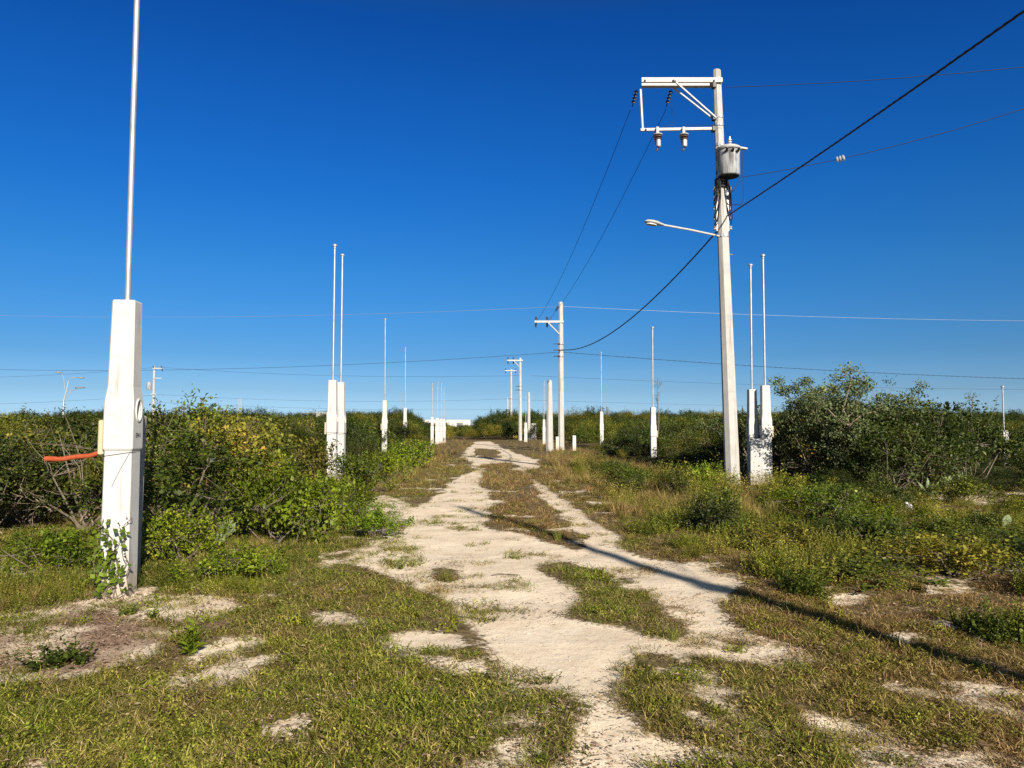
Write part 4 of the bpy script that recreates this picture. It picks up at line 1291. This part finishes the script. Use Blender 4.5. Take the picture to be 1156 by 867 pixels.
# bright low mounds in front of the left thicket, and a few on the right verge
for px_, py_, s_, sz_, k_, lb in (
        (312, 612, .70, .85, 'bright0', 'bright green leafy mound in front of the left thicket, right of the prickly pear'),
        (345, 604, .8, .75, 'bright1', 'large bright green mound on the left verge below the white pair'),
        (278, 572, .75, 1.1, 'bright1', 'bright green mound against the left thicket behind the prickly pear'),
        (400, 584, .5, .5, 'bright0', 'bright green mound reaching towards the sandy track'),
        (425, 606, .4, .4, 'bright1', 'small bright green clump at the left edge of the sand'),
        (408, 556, .7, .8, 'bright0', 'round leaved bright green bush right of the white pair foot'),
        (372, 558, .6, .40, 'bright1', 'round leaved bright green bush at the foot of white pair'),
        (332, 552, .9, 1.1, 'bright0', 'yellowish green bush left of the white pair foot'),
        (430, 545, .7, .8, 'bright1', 'green bush between white pair and the single white post'),
        (460, 530, .9, .9, 'bright0', 'green bush near the verge below the single white post'),
        (205, 632, .55, .55, 'bright0', 'low green weed mound right of the nearest white post'),
        (262, 652, .42, .35, 'bright1', 'low green weed mound below the prickly pear'),
        (60, 648, .55, .45, 'bright1', 'low pale green weed mound left of the nearest white post'),
        (889, 556, .32, .32, 'bright0', 'green clump at the foot of the right white pair'),
        (795, 556, .6, .6, 'bright1', 'green clump at the foot of the transformer pole'),
        (895, 572, .5, .55, 'bright0', 'yellow green clump in front of the right white pair'),
        (1080, 568, .6, .5, 'bright1', 'dark low mound below the agave on the right'),
        (985, 606, .4, .4, 'bright0', 'low green mound near the white litter')):
    gx, gy = G(px_, py_)
    put_shrub(k_, gx, gy, s_, sz_, lb, 'low green mounds on the verges', mat='leaf_olive' if 'yellow' in lb else ('leaf_dark' if 'dark' in lb else None), name='low_bush', cat='bush')
gx, gy = G(105, 600)
put_shrub('bright1', gx + .1, gy - .2, .22, .62, 'yellow leaved sprig hanging beside the nearest white post', mat='leaf_yellow', name='yellow_bush', cat='bush').location.z = .45

VERGE_B = zone([(655, 540), (700, 572), (800, 618), (900, 650), (1020, 668), (1250, 690), (1250, 570), (1156, 556), (900, 560), (830, 556), (740, 545), (690, 534)])
vb = crowd(VERGE_B, 4000, .95, (2.5, 14, 8, 30))[:54]
for i, (x_, y_) in enumerate(vb):
    px_, py_ = topix(np.array(x_), np.array(y_))
    if -.2 < 20.5 - y_ < 3.5 and -.8 < x_ - (6.5 + .42 * (20.5 - y_)) < .9: continue
    if 1005 < px_ < 1150 and y_ > 11.5: continue
    if (810 < px_ < 885 and y_ < 20.5) or (722 < px_ < 752): continue
    k_ = random.choice(('bright0', 'bright1')); far = y_ > 13.5
    m_ = random.choice(('leaf_dark', 'leaf_deep', None, 'leaf_dark')) if far else random.choice(('leaf_dark', 'leaf_olive', 'leaf_dark', 'leaf_deep'))
    put_shrub(k_, x_, y_, random.uniform(.38, .68), random.uniform(.30, .58) * (1 if y_ > 12 else .75), 'low leafy bush among the weeds of the right verge', 'low bushes among the weeds of the right verge', mat=m_, name='low_bush', cat='bush')
for i in range(46):
    px_ = random.choice((random.uniform(-60, 470), random.uniform(640, 1200), random.uniform(545, 640)))
    Yd = random.uniform(92, 135); yt = random.uniform(463, 472) - (3 if random.random() < .2 else 0)
    p = P(px_, 479, Yd); h = P(px_, yt, Yd).z
    put_shrub(f'deep{i % 3}', p.x, Yd, random.uniform(1.0, 1.9), h / 1.9, 'dark tree standing up from the scrub on the horizon', 'dark trees along the horizon', name='tree', cat='tree', parts=False)

# the far scrub: a mass nobody could count
fx_, fy_ = [], []
n = 60000
y = 14 + (165 - 14) * rng.random(n) ** .75; x = (rng.random(n) * 2 - 1) * (y * .95 + 4)
kp = (inpoly(x, y, THICK_L) | inpoly(x, y, THICK_R) | ((y > 78) & (np.abs(x) > 0)))
occ = {}
for s in shrubs: occ.setdefault((int(s['x'] // 2), int(s['y'] // 2)), []).append((s['x'], s['y']))
X_, Y_ = [], []
for a, b_ in zip(x[kp], y[kp]):
    sp = 1.15 if b_ < 45 else (1.5 if b_ < 90 else 2.0)
    gi_, gj_ = int(a // 2), int(b_ // 2); ok = True
    for i in (-1, 0, 1):
        for j in (-1, 0, 1):
            for q_ in occ.get((gi_ + i, gj_ + j), ()):
                if (q_[0] - a) ** 2 + (q_[1] - b_) ** 2 < sp * sp: ok = False; break
            if not ok: break
        if not ok: break
    if ok:
        occ.setdefault((gi_, gj_), []).append((a, b_)); X_.append(a); Y_.append(b_)
X_ = np.array(X_); Y_ = np.array(Y_); n = len(X_)
szs = (.76 + .28 * rng.random(n)) * (1 + .9 * np.clip((Y_ - 85) / 25, 0, 1) * np.clip(2.8 * fbm(X_ * .10, Y_ * .10, 55) - .75, 0, 1.2))
pxx, _ = topix(X_, Y_)
szs *= np.where((pxx > 470) & (pxx < 540) & (Y_ > 85), .72, 1)
szs *= np.where((pxx > 1100) & (Y_ < 60), .8, 1) * np.where((pxx > 480) & (pxx < 545) & (Y_ > 75) & (Y_ < 152), .80, 1)
szs = szs * np.where([inlane(a, b_, 560 / b_) for a, b_ in zip(pxx, Y_)], .36, 1)
TQ = 20.5 - Y_
szs = np.where((TQ > -.4) & (TQ < 4.2) & (np.abs(X_ - (6.55 + .42 * TQ)) < 1.1), .3, szs)
tk_ = fbm(X_ * .15, Y_ * .15, 44) + .25 * rng.random(n)
idx = np.where(tk_ > .72, 3 + rng.integers(0, 3, n), np.where((rng.random(n) < .5) | (Y_ > 80), 6, 0) + rng.integers(0, 3, n))
scatter('scrub', np.stack([X_, Y_, np.zeros(n)], 1), rots(n, .03), szs, idx, rng.random(n), [PROTO[f'dark{i}'][0] for i in range(3)] + [PROTO[f'olive{i}'][0] for i in range(3)] + [PROTO[f'deep{i}'][0] for i in range(3)],
        'unbroken dark green scrub stretching to the horizon', 'scrub')

# ------------------------------------------------------------------ trees
def tree(name, label, loc, h, spread, seed, leafm, barkm, nclump=130, lpc=34, ll=(.05, .085), gap=.1, kx=1.):
    r = np.random.default_rng(seed)
    t = thing(name, label, 'tree', loc)
    mb = MB(); tips = []
    nb = 7
    for i in range(nb):
        a = 2 * math.pi * i / nb + r.random()
        p = np.array([0, 0, -.1]); d = unit(np.array([math.cos(a) * .55, math.sin(a) * .55, 1.0]))
        pts = [p + np.array([math.cos(a), math.sin(a), 0]) * .06]; rd = [.06]
        L_ = h * .55
        for k_ in range(5):
            d = unit(d + .28 * r.normal(size=3) + np.array([math.cos(a) * .10, math.sin(a) * .10, .02]) * spread)
            p = pts[-1] + d * L_ / 5; pts.append(p); rd.append(.06 * (1 - (k_ + 1) / 7))
            if k_ >= 1:
                for _ in range(3):
                    e = unit(d + .9 * r.normal(size=3) + np.array([math.cos(a) * .5, math.sin(a) * .5, .35])); q0 = p
                    l2 = h * (.13 + .14 * r.random())
                    q1 = q0 + e * l2 * .5; e2 = unit(e + .5 * r.normal(size=3) + np.array([0, 0, .25])); q2 = q1 + e2 * l2 * .5
                    mb.tube([q0, q1, q2], [.018, .011, .004], 4)
                    tips.append((q2, e2)); tips.append((q1, e))
                    for _ in range(2):
                        e3 = unit(e2 + .8 * r.normal(size=3)); q3 = q2 + e3 * h * (.05 + .08 * r.random()); mb.tube([q2, q3], [.006, .002], 4); tips.append((q3, e3))
        mb.tube(pts, rd, 6)
    kz = h / max(q_[2] for q_, e in tips)
    mb.v = [(a * kx, b_ * kx, c * kz) for a, b_, c in mb.v]; tips = [(q_ * np.array([kx, kx, kz]), e) for q_, e in tips]
    mb.build('trunk', M[barkm], t)
    P_, A_, N_, L2, V_ = [], [], [], [], []
    for q_, e in tips:
        if r.random() < gap: continue
        n_ = int(lpc * (.5 + r.random())); cv = r.random()
        pp = q_ + r.normal(size=(n_, 3)) * np.array([.10, .10, .07]) * (h / 2.8)
        P_.append(pp); A_.append(unit(e + 1.0 * rdir(n_, r))); N_.append(unit(np.array([0, 0, 1.]) + .8 * rdir(n_, r))); L2.append(ll[0] + (ll[1] - ll[0]) * r.random(n_)); V_.append(.5 * r.random(n_) + .5 * cv)
    P_ = np.vstack(P_); L2 = np.concatenate(L2)
    v, f = leaves(P_, np.vstack(A_), np.vstack(N_), L2, L2 * .6, r)
    link('crown', arrmesh('crown', v, f, np.repeat(np.concatenate(V_), 4), [M[leafm]]), t)
    return t


p = P(936, 479, 20.4)
tree('grey_leaved_tree', 'open grey green tree rising above the right thicket', (p.x - .1, 20.4, 0), 2.93, 1.7, 5, 'leaf_grey', 'palebark', lpc=100, ll=(.05, .085), gap=.02, kx=1.5)
p = P(985, 479, 20.6)
tree('grey_leaved_tree', 'smaller thin branched grey tree right of the taller one', (p.x - .5, 20.9, 0), 2.72, 1.1, 6, 'leaf_grey', 'palebark', lpc=44, ll=(.045, .075), gap=.15, kx=1.3)
for px_, Yd, yt, lb, sd in ((743, 33, 426, 'bare thin sapling beside the white post in the right thicket', 3), (1098, 27, 449, 'spindly sapling with a few leaves above the far right bushes', 4)):
    p = P(px_, 479, Yd); h = P(px_, yt, Yd).z; r = np.random.default_rng(sd)
    t = thing('sapling', lb, 'tree', (p.x, Yd, 0))
    mb = MB(); pts = [(.03 * math.sin(k_ * 1.1 + sd), 0, h * k_ / 9) for k_ in range(10)]; mb.tube(pts, [.034 * (1 - k_ / 12) for k_ in range(10)], 6)
    tp = []
    for k_ in range(12):
        z_ = h * (.55 + .45 * r.random()); a = r.random() * 6.28
        e = Vector((math.cos(a) * .12, math.sin(a) * .12, z_ + .14)); mb.tube([(0.02, 0, z_), e], [.010, .004], 4); tp.append(e)
    mb.build('trunk', M['bark'], t)
    pp = np.repeat(np.array([list(e) for e in tp]), 7, 0) + r.normal(size=(84, 3)) * .05
    v, f = leaves(pp, rdir(84, r), rdir(84, r), np.full(84, .06), np.full(84, .03), r)
    link('crown', arrmesh('crown', v, f, np.repeat(r.random(84), 4), [M['leaf_dark']]), t)


def palm(px, Yd, ytop, seed, label, cypress=False):
    r = np.random.default_rng(seed); p = P(px, 479, Yd); h = P(px, ytop, Yd).z
    t = thing('palm_tree', label, 'tree', (p.x, Yd, 0), 0, 'palms behind the end of the track')
    hc = h - 1.0
    MB().tube([(0, 0, -.1), (.1, 0, hc * .5), (.05, .05, hc)], [.20, .15, .12], 7).build('trunk', M['bark'], t)
    V_, F_, L_ = [], [], []; o = 0
    for k_ in range(22):
        a = r.random() * 6.28; el = r.uniform(-.3, 1.3)
        d = np.array([math.cos(a) * math.cos(el), math.sin(a) * math.cos(el), math.sin(el)]); ln = r.uniform(1.2, 1.9)
        for s in range(10):
            u = (s + 1) / 10
            c = np.array([.05, .05, hc]) + d * ln * u + np.array([0, 0, -.55 * u * u * ln])
            for sg in (-1, 1):
                sd = np.array([-math.sin(a), math.cos(a), 0]) * sg; lf = .5 * (1 - .6 * u)
                e = c + sd * lf + d * .15 + np.array([0, 0, -.18]); w = d * .05
                V_ += [c - w, c + w, e + w * .3, e - w * .3]; F_.append([o, o + 1, o + 2, o + 3]); o += 4; L_ += [r.random()] * 4
    link('crown', arrmesh('crown', np.array(V_), np.array(F_), np.array(L_), [M['leaf_palm']]), t)


palm(542, 112, 474, 1, 'small palm left of the others, behind the end of the track')
palm(556, 118, 471, 2, 'wide palm behind the end of the track, second from left')
palm(571, 122, 467, 3, 'tallest dark palm just left of the far poles')
palm(586, 124, 470, 4, 'dark palm between the far utility poles')
palm(602, 128, 472, 5, 'palm just right of the third utility pole')
p = P(686, 479, 120)
tag(MB().tube([(0, 0, -.1), (.05, 0, 2), (-.03, 0, P(686, 459, 120).z)], [.26, .2, .16], 7).build('dead_palm', M['buildgrey'], None, (p.x, 120, 0)), 'dark bare dead trunk poking above the far right treeline', 'dead tree')

# ------------------------------------------------------------------ single small plants and finds
def cactus(px, py, s, label, seed, pads=7):
    r = random.Random(seed); gx, gy = G(px, py)
    t = thing('prickly_pear', label, 'cactus', (gx, gy, 0))
    ends = [(Vector((0, 0, -.03)), 0, 0)]
    for k_ in range(pads):
        p0, dep, a0 = ends[min(len(ends) - 1, k_ // 2)]
        an = a0 + r.uniform(-.8, .8); yaw = r.uniform(-.7, .7)
        L_ = s * r.uniform(.22, .30); W = L_ * .62
        m = Matrix.Rotation(yaw, 3, 'Z') @ Matrix.Rotation(an, 3, 'Y')
        mb = MB(); rings = []
        for j in range(7):
            u = j / 6; w = W / 2 * (.25 + math.sin(math.pi * (u * .82 + .12)) ** .8 * .85) * (1 if j < 6 else .45)
            rings.append([p0 + m @ Vector((w * math.cos(2 * math.pi * q / 12), .018 * s * math.sin(2 * math.pi * q / 12), u * L_)) for q in range(12)])
        mb.loft(rings).build('pad', M['cactus'], t, smooth=True)
        ends.append((p0 + m @ Vector((r.uniform(-.3, .3) * W, 0, L_ * .95)), dep + 1, an))
    return t


cactus(247, 615, .78, 'prickly pear cactus with pale pads in front of the left thicket', 5, 8)
cactus(1134, 606, .7, 'small prickly pear among weeds at the right edge', 9, 5)
cactus(1073, 562, 1.0, 'pale prickly pear pads beside the agave on the right', 11, 4)
gx, gy = G(1050, 562)
t = thing('agave', 'pale agave rosette at the foot of the right thicket', 'plant', (gx, gy, 0))
for k_ in range(12):
    a = k_ * 2.4; el = .5 + .06 * k_; L_ = .55
    d = Vector((math.cos(a) * math.cos(el), math.sin(a) * math.cos(el), math.sin(el)))
    sd = Vector((-math.sin(a), math.cos(a), 0)); up = sd.cross(d)
    mb = MB(); rings = []
    for u, w, th in ((0, .035, .012), (.35, .05, .012), (.75, .03, .007), (1, .004, .002)):
        c = d * L_ * u - Vector((0, 0, .08 * u * u)); rings.append([c + sd * w, c - up * th, c - sd * w, c + up * th * .3])
    mb.loft(rings).build('leaf', M['agave'], t)


def plant(mesh, px, py, s, label, name='weed_plant', sz=None, cat='plant'):
    gx, gy = G(px, py); o = link(name, mesh, None, (gx, gy, float(gzz(gx, gy)))); o.scale = (s, s, sz or s); o.rotation_euler = (0, 0, random.random() * 6)
    return tag(o, label, cat)


BL = [arrmesh('weed_plant', *herb(300 + i, 14, (.14, .30), 10, (.05, .10), .35, .6, .05), [M['leaf_bright']]) for i in range(2)]
DL = arrmesh('weed_plant', *herb(310, 22, (.08, .2), 11, (.03, .06), .6, 1.4, .12), [M['leaf_dark']])
plant(BL[0], 216, 738, .95, 'bright upright leafy weed on bare sand in front of the nearest post')
plant(DL, 66, 748, 1.15, 'dark spreading weed on sand at lower left')
plant(DL, 143, 692, .6, 'small dark weed at the foot of the nearest post')
plant(BL[1], 172, 697, .5, 'small light green weed on sand right of the nearest post')
plant(BL[1], 453, 640, .45, 'tiny bright sprig on the left edge of the sandy track')
plant(TUSS[0], 505, 655, .62, 'thin upright grass tuft standing on the sand', 'grass_tuft')
plant(TUSS[1], 630, 610, .55, 'dark dry tuft lying in the pole shadow', 'grass_tuft')
plant(TUSS[2], 614, 607, .45, 'smaller dark tuft in the pole shadow, left of the other', 'grass_tuft')
plant(TUSS[1], 760, 722, .5, 'grass tuft overhanging the sand strip right of the ruts', 'grass_tuft')

# creeper up the foot of the nearest post
r = np.random.default_rng(77)
nb = near.location
vm = MB(); LP, LA, LN = [], [], []
for k_ in range(15):
    x_ = r.uniform(-.13, .17); z_ = 0.; pts = [(nb.x + x_ + .1 * r.normal(), nb.y - .19, .0)]
    top = r.uniform(.3, .78) * (1 if k_ % 3 else .6)
    while z_ < top:
        z_ += .06; x_ = np.clip(x_ + r.normal() * .035, -.15, .19); yy = nb.y - .145 - .03 * r.random()
        pts.append((nb.x + x_, yy, z_))
        for _ in range(2):
            if r.random() < .62:
                LP.append((nb.x + x_ + r.normal() * .02, yy - .02 - .03 * r.random(), z_)); LA.append(r.normal(size=3) + np.array([0, -.3, .1])); LN.append(np.array([0, -1., .5]) + .5 * r.normal(size=3))
    vm.tube(pts, .0035, 4)
vt = thing('climbing_vine', 'sparse leafy vine climbing the foot of the nearest white post', 'vine', (0, 0, 0))
vm.build('stem', M['bark'], vt)
ln = .04 + .035 * r.random(len(LP))
v, f = leaves(np.array(LP), unit(np.array(LA)), unit(np.array(LN)), ln, ln * .75, r)
link('foliage', arrmesh('foliage', v, f, np.repeat(r.random(len(LP)) * .8, 4), [M['leaf_bright']]), vt)

# dead branches in the left thicket
def dead_branches(px, py, s, n, seed, label, up=.5):
    r = np.random.default_rng(seed); gx, gy = G(px, py); mb = MB()
    for k_ in range(n):
        a = r.random() * 6.28; d = unit(np.array([math.cos(a), math.sin(a) * .6 - .3, up * r.random() + .1]))
        p_ = np.array([r.normal() * .3, r.normal() * .12, .05 + .5 * r.random()]) * s; pts = [p_]; q = .009 * s
        for j in range(5):
            d = unit(d + .35 * r.normal(size=3)); p_ = p_ + d * .16 * s; p_[2] = max(p_[2], .02); pts.append(p_)
            if r.random() < .6:
                e = unit(d + r.normal(size=3) * .8); mb.tube([p_, p_ + e * .16 * s, p_ + (e + .3 * r.normal(size=3)) * .28 * s], [.006, .004, .002], 4)
        mb.tube(pts, [q * (1 - j / 7) for j in range(6)], 5)
    return tag(mb.build('dead_branches', M['palebark'], None, (gx, gy, 0)), label, 'dead branches')


dead_branches(2, 618, 1.0, 7, 1, 'pale tangle of dead branches at the left edge of the view')
dead_branches(105, 608, .7, 3, 2, 'bare dry branches under the thicket left of the nearest post')
dead_branches(175, 614, .7, 4, 3, 'crooked dry stems right of the nearest post', 1.0)
dead_branches(960, 552, .6, 3, 4, 'few pale dead sticks in the dark right thicket', .9)
dead_branches(60, 602, .7, 3, 6, 'dry twigs in the thicket below the orange hose', .8)
# twig on the track, litter
gx, gy = G(570, 649)
tag(MB().tube([(-.14, .0, .012), (-.07, .03, .02), (.02, .04, .014), (.11, .0, .02), (.14, -.03, .012)], [.005, .008, .007, .006, .003], 5).build('twig', M['bark'], None, (gx, gy, float(gzz(gx, gy)))), 'thin curved twig lying alone on the sandy track', 'twig')
gx, gy = G(1026, 580)
bm = bmesh.new(); bmesh.ops.create_icosphere(bm, subdivisions=3, radius=.07)
for v_ in bm.verts:
    c = v_.co; k_ = .6 + .9 * float(fbm(np.array(c.x * 19 + 5), np.array(c.z * 19 + c.y * 23), 3)); v_.co = Vector((c.x * k_ * .9, c.y * k_, c.z * k_ * .95))
    if c.z > .042: v_.co.x -= .035
me = bpy.data.meshes.new('litter_bag'); bm.to_mesh(me); bm.free(); me.materials.append(M['plastic'])
o = tag(link('plastic_bag', me, None, (gx, gy, .13)), 'crumpled white plastic bag among the weeds on the right', 'litter')

# ------------------------------------------------------------------ camera, light, sky
cam = bpy.data.cameras.new('camera'); co = bpy.data.objects.new('camera', cam); C.objects.link(co)
cam.sensor_width = 36; cam.lens = 36 * F / 1156; cam.clip_end = 6000; cam.clip_start = .05
co.location = (0, 0, EYE); co.rotation_euler = (R(90) + PITCH, 0, 0)
SC.camera = co

to_sun = Vector((-sdir[0] * math.cos(EL), -sdir[1] * math.cos(EL), math.sin(EL)))
sl_ = bpy.data.lights.new('sun', 'SUN'); sl_.energy = 4.8; sl_.angle = R(.5); sl_.color = (1, .92, .80)
so = bpy.data.objects.new('sun', sl_); C.objects.link(so)
so.rotation_euler = to_sun.to_track_quat('Z', 'Y').to_euler()
so.location = to_sun * 50

w = bpy.data.worlds.new('World'); SC.world = w; w.use_nodes = True
nt = w.node_tree; nt.nodes.clear()
out = nt.nodes.new('ShaderNodeOutputWorld'); bg = nt.nodes.new('ShaderNodeBackground'); sk = nt.nodes.new('ShaderNodeTexSky')
sk.sky_type = 'NISHITA'; sk.sun_disc = False; sk.sun_elevation = EL; sk.sun_rotation = math.atan2(to_sun.x, to_sun.y)
sk.altitude = 0; sk.air_density = 1.0; sk.dust_density = .3; sk.ozone_density = 3.0
hsv = nt.nodes.new('ShaderNodeHueSaturation'); hsv.inputs['Saturation'].default_value = 1.25
# deep blue sky gradient filtered by height; overhead reddened to neutralise blue shadow fill
tcw = nt.nodes.new('ShaderNodeTexCoord'); sx_ = nt.nodes.new('ShaderNodeSeparateXYZ'); nt.links.new(tcw.outputs['Generated'], sx_.inputs[0])
K = 1.0 / 2.4
fl = ramp(nt, sx_.outputs['Z'], [(0.0, (.48 * K, .77 * K, 1.52 * K)), (.012, (.46 * K, .74 * K, 1.45 * K)), (.043, (.35 * K, .54 * K, .94 * K)), (.086, (.25 * K, .47 * K, .78 * K)),
                                 (.19, (.19 * K, .53 * K, .84 * K)), (.30, (.113 * K, .51 * K, .92 * K)), (.39, (.097 * K, .475 * K, .91 * K)), (.474, (.078 * K, .41 * K, .85 * K)), (.55, (.3 * K, .40 * K, .50 * K)), (.66, (2.3 * K, .92 * K, .30 * K)), (1., (2.4 * K, .95 * K, .28 * K))])
mlt = nt.nodes.new('ShaderNodeMix'); mlt.data_type = 'RGBA'; mlt.blend_type = 'MULTIPLY'; mlt.inputs['Factor'].default_value = 1
nt.links.new(sk.outputs[0], hsv.inputs['Color']); nt.links.new(hsv.outputs[0], mlt.inputs[6]); nt.links.new(fl, mlt.inputs[7])
nt.links.new(mlt.outputs[2], bg.inputs[0]); bg.inputs[1].default_value = .144
nt.links.new(bg.outputs[0], out.inputs[0])

SC.render.engine = 'CYCLES'
SC.view_settings.view_transform = 'Standard'; SC.view_settings.look = 'None'; SC.view_settings.exposure = .92; SC.view_settings.gamma = 1
SC.view_settings.use_curve_mapping = False
SC.cycles.max_bounces = 6; SC.cycles.diffuse_bounces = 3; SC.cycles.transmission_bounces = 4; SC.cycles.glossy_bounces = 2
SC.cycles.use_denoising = False
SC.cycles.sample_clamp_indirect = 6
